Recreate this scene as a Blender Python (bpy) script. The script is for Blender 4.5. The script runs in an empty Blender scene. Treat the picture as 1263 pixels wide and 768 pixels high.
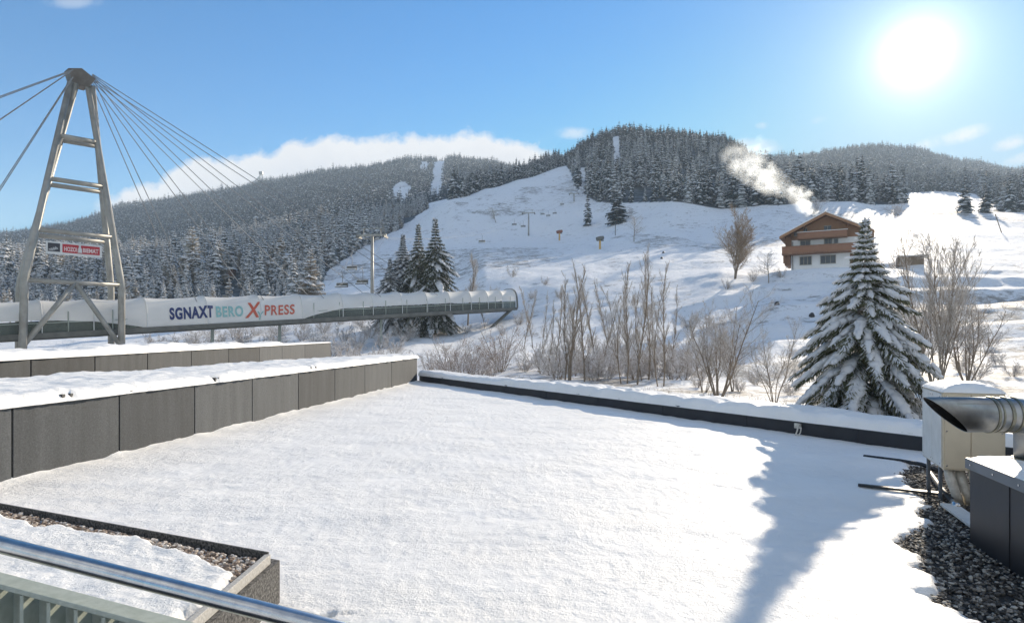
import bpy, math, random
import numpy as np
from mathutils import Vector, Matrix

R = math.radians
F, CX, HY, H = 800.0, 631.5, 413.0, 2.0       # focal length and principal point of the photograph, eye height
scene = bpy.context.scene
COL = scene.collection
rng = np.random.default_rng(7)
random.seed(7)

def P(px, py, d):
    return Vector((d*(px-CX)/F, d, H + d*(HY-py)/F))
def zz(d, py):
    return H + d*(HY-py)/F

# ------------------------------------------------------------------ materials
def nodes(name):
    m = bpy.data.materials.new(name); m.use_nodes = True
    nt = m.node_tree
    return m, nt, nt.nodes['Principled BSDF'], nt.nodes['Material Output']
def link(nt, a, b): nt.links.new(a, b)
def noise(nt, scale, detail=4, rough=0.55, vec=None):
    n = nt.nodes.new('ShaderNodeTexNoise')
    n.inputs['Scale'].default_value = scale; n.inputs['Detail'].default_value = detail
    n.inputs['Roughness'].default_value = rough
    if vec is not None: link(nt, vec, n.inputs['Vector'])
    return n
def coord(nt, kind='Object'):
    return nt.nodes.new('ShaderNodeTexCoord').outputs[kind]
def worldpos(nt):
    return nt.nodes.new('ShaderNodeNewGeometry').outputs['Position']
def ramp(nt, fac, stops):
    r = nt.nodes.new('ShaderNodeValToRGB'); e = r.color_ramp.elements
    while len(e) < len(stops): e.new(0.5)
    for el, (p, c) in zip(e, stops):
        el.position = p; el.color = c if len(c) == 4 else (*c, 1)
    link(nt, fac, r.inputs['Fac']); return r
def mixc(nt, fac, a, b):
    m = nt.nodes.new('ShaderNodeMix'); m.data_type = 'RGBA'
    for s, v in ((m.inputs['Factor'], fac), (m.inputs['A'], a), (m.inputs['B'], b)):
        if hasattr(v, 'links') or hasattr(v, 'is_linked'): link(nt, v, s)
        elif isinstance(v, (int, float)): s.default_value = v
        else: s.default_value = (*v, 1)
    return m.outputs['Result']
def mth(nt, op, a, b=None, c=None, clamp=False):
    m = nt.nodes.new('ShaderNodeMath'); m.operation = op; m.use_clamp = clamp
    for i, v in enumerate((a, b, c)):
        if v is None: continue
        if hasattr(v, 'is_linked'): link(nt, v, m.inputs[i])
        else: m.inputs[i].default_value = v
    return m.outputs[0]
def bump(nt, bs, h, strength, dist):
    b = nt.nodes.new('ShaderNodeBump'); b.inputs['Strength'].default_value = strength
    b.inputs['Distance'].default_value = dist
    link(nt, h, b.inputs['Height']); link(nt, b.outputs[0], bs.inputs['Normal'])

def pm(name, c1, c2=None, scale=8.0, rough=0.6, metal=0.0, bstr=0.0, bdist=0.01, detail=5, spec=None, lo=0.35, hi=0.65):
    m, nt, bs, out = nodes(name)
    bs.inputs['Roughness'].default_value = rough; bs.inputs['Metallic'].default_value = metal
    if spec is not None: bs.inputs['Specular IOR Level'].default_value = spec
    if c2 is None: bs.inputs['Base Color'].default_value = (*c1, 1)
    else:
        n = noise(nt, scale, detail, 0.6, coord(nt))
        r = ramp(nt, n.outputs['Fac'], [(lo, c1), (hi, c2)])
        link(nt, r.outputs['Color'], bs.inputs['Base Color'])
        if bstr: bump(nt, bs, n.outputs['Fac'], bstr, bdist)
    return m

M = {}
def make_snow(name, fine, bstr, bdist, grain=True):
    m, nt, bs, out = nodes(name)
    w = worldpos(nt)
    n1 = noise(nt, 0.9, 4, 0.6, w); n2 = noise(nt, fine, 6, 0.7, w)
    r = ramp(nt, n1.outputs['Fac'], [(0.3, (0.82, 0.805, 0.775)), (0.7, (0.88, 0.865, 0.835))])
    link(nt, r.outputs['Color'], bs.inputs['Base Color'])
    bs.inputs['Roughness'].default_value = 0.55
    bs.inputs['Specular IOR Level'].default_value = 0.25
    n3 = noise(nt, fine*0.22, 3, 0.6, w)
    h = mth(nt, 'MULTIPLY_ADD', n3.outputs['Fac'], 1.1, n2.outputs['Fac'])
    n4 = noise(nt, .8, 4, .6, w); h = mth(nt, 'MULTIPLY', h, mth(nt, 'MULTIPLY_ADD', n4.outputs['Fac'], 2.4, -.35))
    bump(nt, bs, h, bstr, bdist)
    return m
M['snow'] = make_snow('roof snow', 30.0, 0.8, 0.02)
M['snow_soft'] = make_snow('settled snow', 9.0, 0.5, 0.04)

def make_terrain():
    m, nt, bs, out = nodes('snow covered hillside')
    w = worldpos(nt)
    n1 = noise(nt, 0.06, 8, 0.65, w); n2 = noise(nt, 0.33, 10, 0.8, w); n3 = noise(nt, 0.012, 4, 0.5, w)
    # dry grass showing through: patches (n1,n3) broken up by fine clumps (n2)
    a = nt.nodes.new('ShaderNodeAttribute'); a.attribute_name = 'scrub'
    f = mth(nt, 'MULTIPLY_ADD', n1.outputs['Fac'], 0.25, mth(nt, 'MULTIPLY', n2.outputs['Fac'], 0.95))
    f = mth(nt, 'MULTIPLY_ADD', n3.outputs['Fac'], 0.12, f)
    f = mth(nt, 'MULTIPLY_ADD', a.outputs['Fac'], 0.10, f)
    g = ramp(nt, f, [(0.715, (0, 0, 0)), (0.80, (1, 1, 1))])
    col = mixc(nt, mth(nt, 'MULTIPLY', g.outputs['Color'], 0.75), (0.83, 0.835, 0.84), (0.17, 0.14, 0.105))
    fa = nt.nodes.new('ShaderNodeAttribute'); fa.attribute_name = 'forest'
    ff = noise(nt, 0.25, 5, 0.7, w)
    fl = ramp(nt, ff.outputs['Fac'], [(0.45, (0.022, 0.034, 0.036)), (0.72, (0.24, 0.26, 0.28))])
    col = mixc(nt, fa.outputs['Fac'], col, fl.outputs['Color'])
    link(nt, col, bs.inputs['Base Color'])
    bs.inputs['Roughness'].default_value = 0.7; bs.inputs['Specular IOR Level'].default_value = 0.15
    nb = noise(nt, 0.55, 8, 0.7, w)
    bump(nt, bs, nb.outputs['Fac'], 0.55, 1.0)
    return m
M['terrain'] = make_terrain()
def make_panel():
    m, nt, bs, out = nodes('charcoal fibre cement panel')
    oi = nt.nodes.new('ShaderNodeObjectInfo'); w = worldpos(nt)
    n1 = noise(nt, 42, 6, .65, w)
    mp = nt.nodes.new('ShaderNodeMapping'); mp.inputs['Scale'].default_value = (3.2, 3.2, .35); link(nt, w, mp.inputs['Vector'])
    n2 = noise(nt, 1.6, 5, .6, mp.outputs[0])
    f = mth(nt, 'MULTIPLY_ADD', n1.outputs['Fac'], .68, mth(nt, 'MULTIPLY', n2.outputs['Fac'], .32))
    f = mth(nt, 'MULTIPLY_ADD', mth(nt, 'SUBTRACT', oi.outputs['Random'], .5), .26, f)
    r = ramp(nt, f, [(.28, (.024, .026, .028)), (.5, (.056, .060, .063)), (.75, (.108, .114, .118))])
    link(nt, r.outputs['Color'], bs.inputs['Base Color']); bs.inputs['Roughness'].default_value = .8
    bump(nt, bs, n1.outputs['Fac'], .3, .004); return m
M['panel'] = make_panel()
M['anthracite'] = pm('anthracite sheet metal', (0.010, 0.0115, 0.015), (0.017, 0.019, 0.025), 2.5, 0.45)
M['anth_cap'] = pm('blue grey capping', (0.10, 0.12, 0.14), (0.13, 0.15, 0.175), 3, 0.4)
M['dark_gap'] = pm('dark joint', (0.015, 0.015, 0.016))
M['planter'] = pm('speckled planter wall', (0.018, 0.018, 0.017), (0.20, 0.19, 0.18), 55, 0.85, 0, 0.5, 0.004, 3, lo=0.38, hi=0.75)
M['rim'] = pm('pale rim', (0.33, 0.31, 0.28), (0.5, 0.48, 0.44), 60, 0.7)
M['steel'] = pm('brushed stainless steel', (0.50, 0.50, 0.50), (0.62, 0.62, 0.61), 30, 0.22, 1.0)
M['duct'] = pm('galvanised duct', (0.26, 0.265, 0.26), (0.40, 0.40, 0.39), 5, 0.42, 1.0)
M['clamp'] = pm('duct clamp', (0.20, 0.19, 0.15), (0.28, 0.27, 0.21), 12, 0.4, 0.9)
M['duct_in'] = pm('duct inside', (0.012, 0.012, 0.012), rough=0.8)
M['rail_paint'] = pm('grey green rail paint', (0.30, 0.33, 0.28), (0.38, 0.41, 0.36), 40, 0.45)
M['beige'] = pm('beige cabinet', (0.56, 0.475, 0.345), (0.62, 0.53, 0.39), 3, 0.5)
M['white_panel'] = pm('white cabinet side', (0.62, 0.61, 0.57), (0.72, 0.71, 0.67), 5, 0.5)
M['lagging'] = pm('pipe lagging', (0.45, 0.42, 0.36), (0.66, 0.63, 0.56), 14, 0.8, 0, 0.6, 0.02)
M['black'] = pm('black rubber', (0.012, 0.012, 0.013), (0.03, 0.03, 0.03), 20, 0.55)
M['pylon'] = pm('weathered grey steel', (0.25, 0.24, 0.21), (0.36, 0.345, 0.31), 0.8, 0.5, 0.25)
M['hub'] = pm('brown grey plate', (0.10, 0.085, 0.07), (0.14, 0.12, 0.10), 1.5, 0.5, 0.2)
M['cable'] = pm('cable steel', (0.2, 0.205, 0.21), (0.27, 0.27, 0.27), 2, 0.7, 0.0)
M['deck'] = pm('dark bridge steel', (0.10, 0.10, 0.085), (0.15, 0.145, 0.125), 1, 0.6)
M['floor_in'] = pm('bridge walkway', (0.05, 0.055, 0.055), (0.08, 0.08, 0.08), 2, 0.7)
def make_membrane():
    m, nt, bs, out = nodes('white roof membrane')
    n = noise(nt, 0.35, 6, 0.6, worldpos(nt))
    r = ramp(nt, n.outputs['Fac'], [(0.3, (0.86, 0.835, 0.79)), (0.7, (0.92, 0.905, 0.87))])
    link(nt, r.outputs['Color'], bs.inputs['Base Color'])
    bs.inputs['Roughness'].default_value = 0.55
    t = nt.nodes.new('ShaderNodeBsdfTranslucent'); t.inputs['Color'].default_value = (0.93, 0.89, 0.82, 1)
    mx = nt.nodes.new('ShaderNodeMixShader'); mx.inputs[0].default_value = 0.32
    link(nt, bs.outputs[0], mx.inputs[1]); link(nt, t.outputs[0], mx.inputs[2]); link(nt, mx.outputs[0], out.inputs['Surface'])
    return m
M['membrane'] = make_membrane()
def make_glass(name, col, tr, rough=0.15):
    m, nt, bs, out = nodes(name)
    bs.inputs['Base Color'].default_value = (*col, 1); bs.inputs['Roughness'].default_value = rough
    t = nt.nodes.new('ShaderNodeBsdfTransparent'); t.inputs['Color'].default_value = (0.85, 0.92, 0.88, 1)
    mx = nt.nodes.new('ShaderNodeMixShader'); mx.inputs[0].default_value = tr
    link(nt, bs.outputs[0], mx.inputs[1]); link(nt, t.outputs[0], mx.inputs[2]); link(nt, mx.outputs[0], out.inputs['Surface'])
    return m
M['glass'] = make_glass('green balustrade glass', (0.115, 0.125, 0.11), 0.38)
M['window'] = pm('window pane', (0.05, 0.06, 0.07), (0.09, 0.10, 0.11), 1, 0.12)
M['txt_blue'] = pm('navy lettering', (0.02, 0.035, 0.13))
M['txt_teal'] = pm('pale teal lettering', (0.25, 0.47, 0.45))
M['txt_red'] = pm('red lettering', (0.52, 0.10, 0.05))
M['sign_red'] = pm('red sign face', (0.42, 0.02, 0.03), rough=0.4)
M['sign_white'] = pm('white sign', (0.62, 0.62, 0.60), rough=0.4)
M['sign_pink'] = pm('pale sign lettering', (0.72, 0.55, 0.53), rough=0.4)
M['sign_dark'] = pm('dark sign picture', (0.03, 0.03, 0.04), rough=0.4)
M['sign_grey'] = pm('grey sign picture', (0.35, 0.36, 0.36), rough=0.4)
def make_wood(name, c1, c2, dirv=(1, 0, 0), sc=5.0):
    m, nt, bs, out = nodes(name)
    w = nt.nodes.new('ShaderNodeTexWave'); w.inputs['Scale'].default_value = sc; w.inputs['Distortion'].default_value = 1.0
    w.inputs['Detail'].default_value = 3
    w.bands_direction = 'X' if dirv[0] else 'Z'
    c = coord(nt); link(nt, c, w.inputs['Vector'])
    n = noise(nt, 1.2, 5, 0.6, c)
    f = mth(nt, 'MULTIPLY_ADD', w.outputs['Fac'], 0.45, mth(nt, 'MULTIPLY', n.outputs['Fac'], 0.6))
    r = ramp(nt, f, [(0.2, c1), (0.8, c2)]); link(nt, r.outputs['Color'], bs.inputs['Base Color'])
    bs.inputs['Roughness'].default_value = 0.7
    return m
M['wood'] = make_wood('brown larch boarding', (0.22, 0.115, 0.058), (0.38, 0.21, 0.115))
M['wood_dark'] = make_wood('dark brown boarding', (0.13, 0.065, 0.036), (0.23, 0.118, 0.064))
M['wood_balcony'] = make_wood('red brown balcony boarding', (0.20, 0.098, 0.055), (0.32, 0.165, 0.098), sc=8)
M['old_wood'] = make_wood('weathered wood', (0.14, 0.10, 0.07), (0.26, 0.2, 0.14))
M['render'] = pm('white render', (0.80, 0.79, 0.77), (0.86, 0.85, 0.83), 1.2, 0.8)
M['frame'] = pm('window frame', (0.30, 0.27, 0.22), rough=0.5)
M['stone'] = pm('brick chimney', (0.26, 0.24, 0.22), (0.36, 0.33, 0.3), 4, 0.8)
def make_bark(name, c1, c2, frost):
    m, nt, bs, out = nodes(name)
    w = worldpos(nt)
    n = noise(nt, 3.0, 4, 0.6, w)
    r = ramp(nt, n.outputs['Fac'], [(0.3, c1), (0.7, c2)])
    g = nt.nodes.new('ShaderNodeNewGeometry'); sp = nt.nodes.new('ShaderNodeSeparateXYZ'); link(nt, g.outputs['Normal'], sp.inputs[0])
    n2 = noise(nt, 1.3, 3, 0.6, w)
    f = mth(nt, 'MULTIPLY_ADD', n2.outputs['Fac'], 0.9, sp.outputs['Z'])
    f = mth(nt, 'MULTIPLY', mth(nt, 'SUBTRACT', f, 1.12 - frost), 4.0, clamp=True)
    link(nt, mixc(nt, f, r.outputs['Color'], (0.82, 0.82, 0.83)), bs.inputs['Base Color'])
    bs.inputs['Roughness'].default_value = 0.8; bs.inputs['Specular IOR Level'].default_value = 0.2
    return m
M['bark'] = make_bark('brown bark with snow on top', (0.17, 0.135, 0.10), (0.31, 0.25, 0.19), 0.2)
M['twig'] = make_bark('tan twigs with frost', (0.34, 0.295, 0.245), (0.54, 0.48, 0.42), 0.5)
M['twig_frost'] = make_bark('frosted twigs', (0.34, 0.29, 0.25), (0.55, 0.50, 0.46), 0.7)
M['twig_pink'] = make_bark('pinkish frosted twigs', (0.34, 0.26, 0.215), (0.56, 0.46, 0.40), 0.5)
M['twig_larch'] = make_bark('ochre larch twigs', (0.27, 0.19, 0.12), (0.42, 0.32, 0.22), 0.3)
def make_leaf(name, c1, c2, sc, tl=.08):
    m, nt, bs, out = nodes(name)
    oi = nt.nodes.new('ShaderNodeObjectInfo')
    n = noise(nt, sc, 3, 0.6, coord(nt))
    f = mth(nt, 'MULTIPLY_ADD', oi.outputs['Random'], 0.5, mth(nt, 'MULTIPLY', n.outputs['Fac'], 0.6))
    r = ramp(nt, f, [(0.2, c1), (0.8, c2)]); link(nt, r.outputs['Color'], bs.inputs['Base Color'])
    bs.inputs['Roughness'].default_value = 0.65; bs.inputs['Specular IOR Level'].default_value = 0.25
    t = nt.nodes.new('ShaderNodeBsdfTranslucent'); link(nt, r.outputs['Color'], t.inputs['Color'])
    mx = nt.nodes.new('ShaderNodeMixShader'); mx.inputs[0].default_value = tl
    link(nt, bs.outputs[0], mx.inputs[1]); link(nt, t.outputs[0], mx.inputs[2]); link(nt, mx.outputs[0], out.inputs['Surface'])
    return m
M['needle'] = make_leaf('spruce needles', (0.050, 0.062, 0.034), (0.16, 0.17, 0.10), 3, .2)
M['needle_far'] = make_leaf('forest spruce needles', (0.012, 0.030, 0.036), (0.032, 0.058, 0.060), 0.4)
M['needle_hoar'] = make_leaf('hoar frosted needles', (0.040, 0.060, 0.064), (0.16, 0.18, 0.18), 0.6)
M['needle_frost'] = make_leaf('frosted tan needles', (0.28, 0.24, 0.19), (0.46, 0.42, 0.36), 0.6, .12)
def make_snowleaf():
    m, nt, bs, out = nodes('snow on branches')
    n = noise(nt, 6, 4, 0.6, coord(nt))
    r = ramp(nt, n.outputs['Fac'], [(0.3, (0.74, 0.75, 0.77)), (0.7, (0.86, 0.86, 0.86))]); link(nt, r.outputs['Color'], bs.inputs['Base Color'])
    bs.inputs['Roughness'].default_value = 0.6; bs.inputs['Specular IOR Level'].default_value = 0.2
    t = nt.nodes.new('ShaderNodeBsdfTranslucent'); t.inputs['Color'].default_value = (0.8, 0.8, 0.82, 1)
    mx = nt.nodes.new('ShaderNodeMixShader'); mx.inputs[0].default_value = 0.3
    link(nt, bs.outputs[0], mx.inputs[1]); link(nt, t.outputs[0], mx.inputs[2]); link(nt, mx.outputs[0], out.inputs['Surface'])
    return m
M['snow_leaf'] = make_snowleaf()
M['stones'] = pm('mixed gravel', (0.05, 0.045, 0.04), (0.30, 0.27, 0.23), 9, 0.8, lo=0.3, hi=0.7)
M['stones_tan'] = pm('tan pebbles', (0.10, 0.065, 0.04), (0.42, 0.33, 0.25), 9, 0.8, lo=0.3, hi=0.7)
def make_stone(name, stops):
    m, nt, bs, out = nodes(name)
    g = nt.nodes.new('ShaderNodeNewGeometry'); n = noise(nt, 60, 3, .6, g.outputs['Position'])
    f = mth(nt, 'MULTIPLY_ADD', n.outputs['Fac'], .3, mth(nt, 'MULTIPLY', g.outputs['Random Per Island'], .85))
    r = ramp(nt, f, stops); link(nt, r.outputs['Color'], bs.inputs['Base Color']); bs.inputs['Roughness'].default_value = .75
    return m
M['stones'] = make_stone('mixed gravel', [(0.1, (.026, .023, .02)), (0.5, (.075, .066, .056)), (0.72, (.18, .155, .13)), (.9, (.46, .42, .36))])
M['stones_tan'] = make_stone('tan pebbles', [(0.1, (.07, .05, .038)), (0.4, (.20, .14, .10)), (0.65, (.38, .30, .23)), (.9, (.66, .60, .53))])
M['gravel_bed'] = pm('dark gravel bed', (0.02, 0.02, 0.02), (0.05, 0.048, 0.045), 30, 0.9)
M['yellow'] = pm('yellow paint', (0.5, 0.30, 0.08), rough=0.5)
M['red_pad'] = pm('red padding', (0.22, 0.075, 0.045), rough=0.6)
M['grass'] = make_bark('dry grass stems', (0.17, 0.12, 0.07), (0.30, 0.22, 0.13), 0.1)

# ------------------------------------------------------------------ mesh helpers
class MB:
    def __init__(s): s.v = []; s.f = []; s.m = []
    def add(s, v, f, mi=0):
        o = len(s.v); s.v.extend([tuple(p) for p in v])
        s.f.extend([tuple(i+o for i in q) for q in f]); s.m.extend([mi]*len(f)); return s
    def box(s, c, size, rz=0.0, mi=0, bev=0.0):
        x, y, z = (k/2 for k in size); ca, sa = math.cos(rz), math.sin(rz)
        pts = [(-x,-y,-z),(x,-y,-z),(x,y,-z),(-x,y,-z),(-x,-y,z),(x,-y,z),(x,y,z),(-x,y,z)]
        v = [(c[0]+a*ca-b*sa, c[1]+a*sa+b*ca, c[2]+h) for a, b, h in pts]
        return s.add(v, [(0,3,2,1),(4,5,6,7),(0,1,5,4),(1,2,6,5),(2,3,7,6),(3,0,4,7)], mi)
    def prism(s, poly, z0, z1, mi=0):            # plan polygon (ccw) extruded upward
        n = len(poly); v = [(x, y, z0) for x, y in poly]+[(x, y, z1) for x, y in poly]
        f = [tuple(reversed(range(n))), tuple(range(n, 2*n))]+[(i, (i+1) % n, n+(i+1) % n, n+i) for i in range(n)]
        return s.add(v, f, mi)
    def slab(s, poly3, off, mi=0):                # 3d polygon extruded by a vector
        n = len(poly3); off = Vector(off); v = [Vector(p) for p in poly3]; v += [p+off for p in v]
        f = [tuple(reversed(range(n))), tuple(range(n, 2*n))]+[(i, (i+1) % n, n+(i+1) % n, n+i) for i in range(n)]
        return s.add(v, f, mi)
    def tube(s, pts, rad, n=8, mi=0, caps=True):
        pts = [Vector(p) for p in pts]; k = len(pts)
        if not hasattr(rad, '__len__'): rad = [rad]*k
        v = []; t0 = (pts[1]-pts[0]).normalized()
        a = t0.orthogonal().normalized()
        for i, p in enumerate(pts):
            t = (pts[min(i+1, k-1)]-pts[max(i-1, 0)]).normalized()
            a = (a - t*a.dot(t)); a = a.normalized() if a.length > 1e-6 else t.orthogonal().normalized()
            b = t.cross(a)
            for j in range(n):
                an = 2*math.pi*j/n; v.append(p+(a*math.cos(an)+b*math.sin(an))*rad[i])
        f = [(i*n+j, i*n+(j+1) % n, (i+1)*n+(j+1) % n, (i+1)*n+j) for i in range(k-1) for j in range(n)]
        if caps: f += [tuple(reversed(range(n))), tuple(range((k-1)*n, k*n))]
        return s.add(v, f, mi)
    def mesh(s, name, mats, smooth=False):
        me = bpy.data.meshes.new(name); me.from_pydata([tuple(p) for p in s.v], [], s.f)
        for m in mats: me.materials.append(M[m] if isinstance(m, str) else m)
        if len(mats) > 1: me.polygons.foreach_set('material_index', np.array(s.m, dtype=np.int32))
        if smooth: me.polygons.foreach_set('use_smooth', np.ones(len(s.f), dtype=bool))
        me.update(); return me
    def build(s, name, mats, parent=None, smooth=False, bev=0.0):
        if isinstance(mats, str): mats = [mats]
        o = bpy.data.objects.new(name, s.mesh(name, mats, smooth)); COL.objects.link(o)
        if parent is not None: o.parent = parent; o.matrix_parent_inverse = Matrix.Translation(parent.location).inverted() if parent.parent is None else Matrix.Identity(4)
        if bev:
            b = o.modifiers.new('bevel', 'BEVEL'); b.width = bev; b.segments = 2; b.limit_method = 'ANGLE'
        return o
def tag(o, label=None, cat=None, group=None, kind=None):
    if label: o['label'] = label
    if cat: o['category'] = cat
    if group: o['group'] = group
    if kind: o['kind'] = kind
    return o
def empty(name, loc, label=None, cat=None, group=None):
    o = bpy.data.objects.new(name, None); COL.objects.link(o); o.location = loc; o.empty_display_size = 0.2
    return tag(o, label, cat, group)
def vnoise(x, y, seed=0):
    r = np.random.default_rng(seed).random((256, 256))
    xi = np.floor(x).astype(int); yi = np.floor(y).astype(int); fx = x-xi; fy = y-yi
    fx = fx*fx*(3-2*fx); fy = fy*fy*(3-2*fy)
    g = lambda i, j: r[(i) & 255, (j) & 255]
    return (g(xi, yi)*(1-fx)+g(xi+1, yi)*fx)*(1-fy)+(g(xi, yi+1)*(1-fx)+g(xi+1, yi+1)*fx)*fy
def fbm(x, y, octv=4, seed=0, gain=0.5):
    t = 0; a = 1; s = 0
    for k in range(octv):
        t = t+a*(vnoise(x*2**k+17.3*k, y*2**k+9.1*k, seed+k)-0.5); s += a; a *= gain
    return t/s*2
def grid_mesh(name, X, Y, Z, mat, smooth=True, attrs=None, flip=False):
    n, m = X.shape
    me = bpy.data.meshes.new(name)
    v = np.stack([X, Y, Z], -1).reshape(-1, 3)
    idx = np.arange(n*m).reshape(n, m)
    q = np.stack([idx[:-1, :-1], idx[:-1, 1:], idx[1:, 1:], idx[1:, :-1]], -1).reshape(-1, 4)
    if flip: q = q[:, ::-1]
    me.vertices.add(len(v)); me.vertices.foreach_set('co', v.ravel().astype(np.float32))
    me.loops.add(q.size); me.loops.foreach_set('vertex_index', q.ravel().astype(np.int32))
    me.polygons.add(len(q)); me.polygons.foreach_set('loop_start', np.arange(0, q.size, 4, dtype=np.int32))
    me.polygons.foreach_set('use_smooth', np.full(len(q), smooth))
    me.update(calc_edges=True); me.validate()
    me.materials.append(M[mat])
    for k, a in (attrs or {}).items():
        at = me.attributes.new(k, 'FLOAT', 'POINT'); at.data.foreach_set('value', a.ravel().astype(np.float32))
    o = bpy.data.objects.new(name, me); COL.objects.link(o); return o

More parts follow.
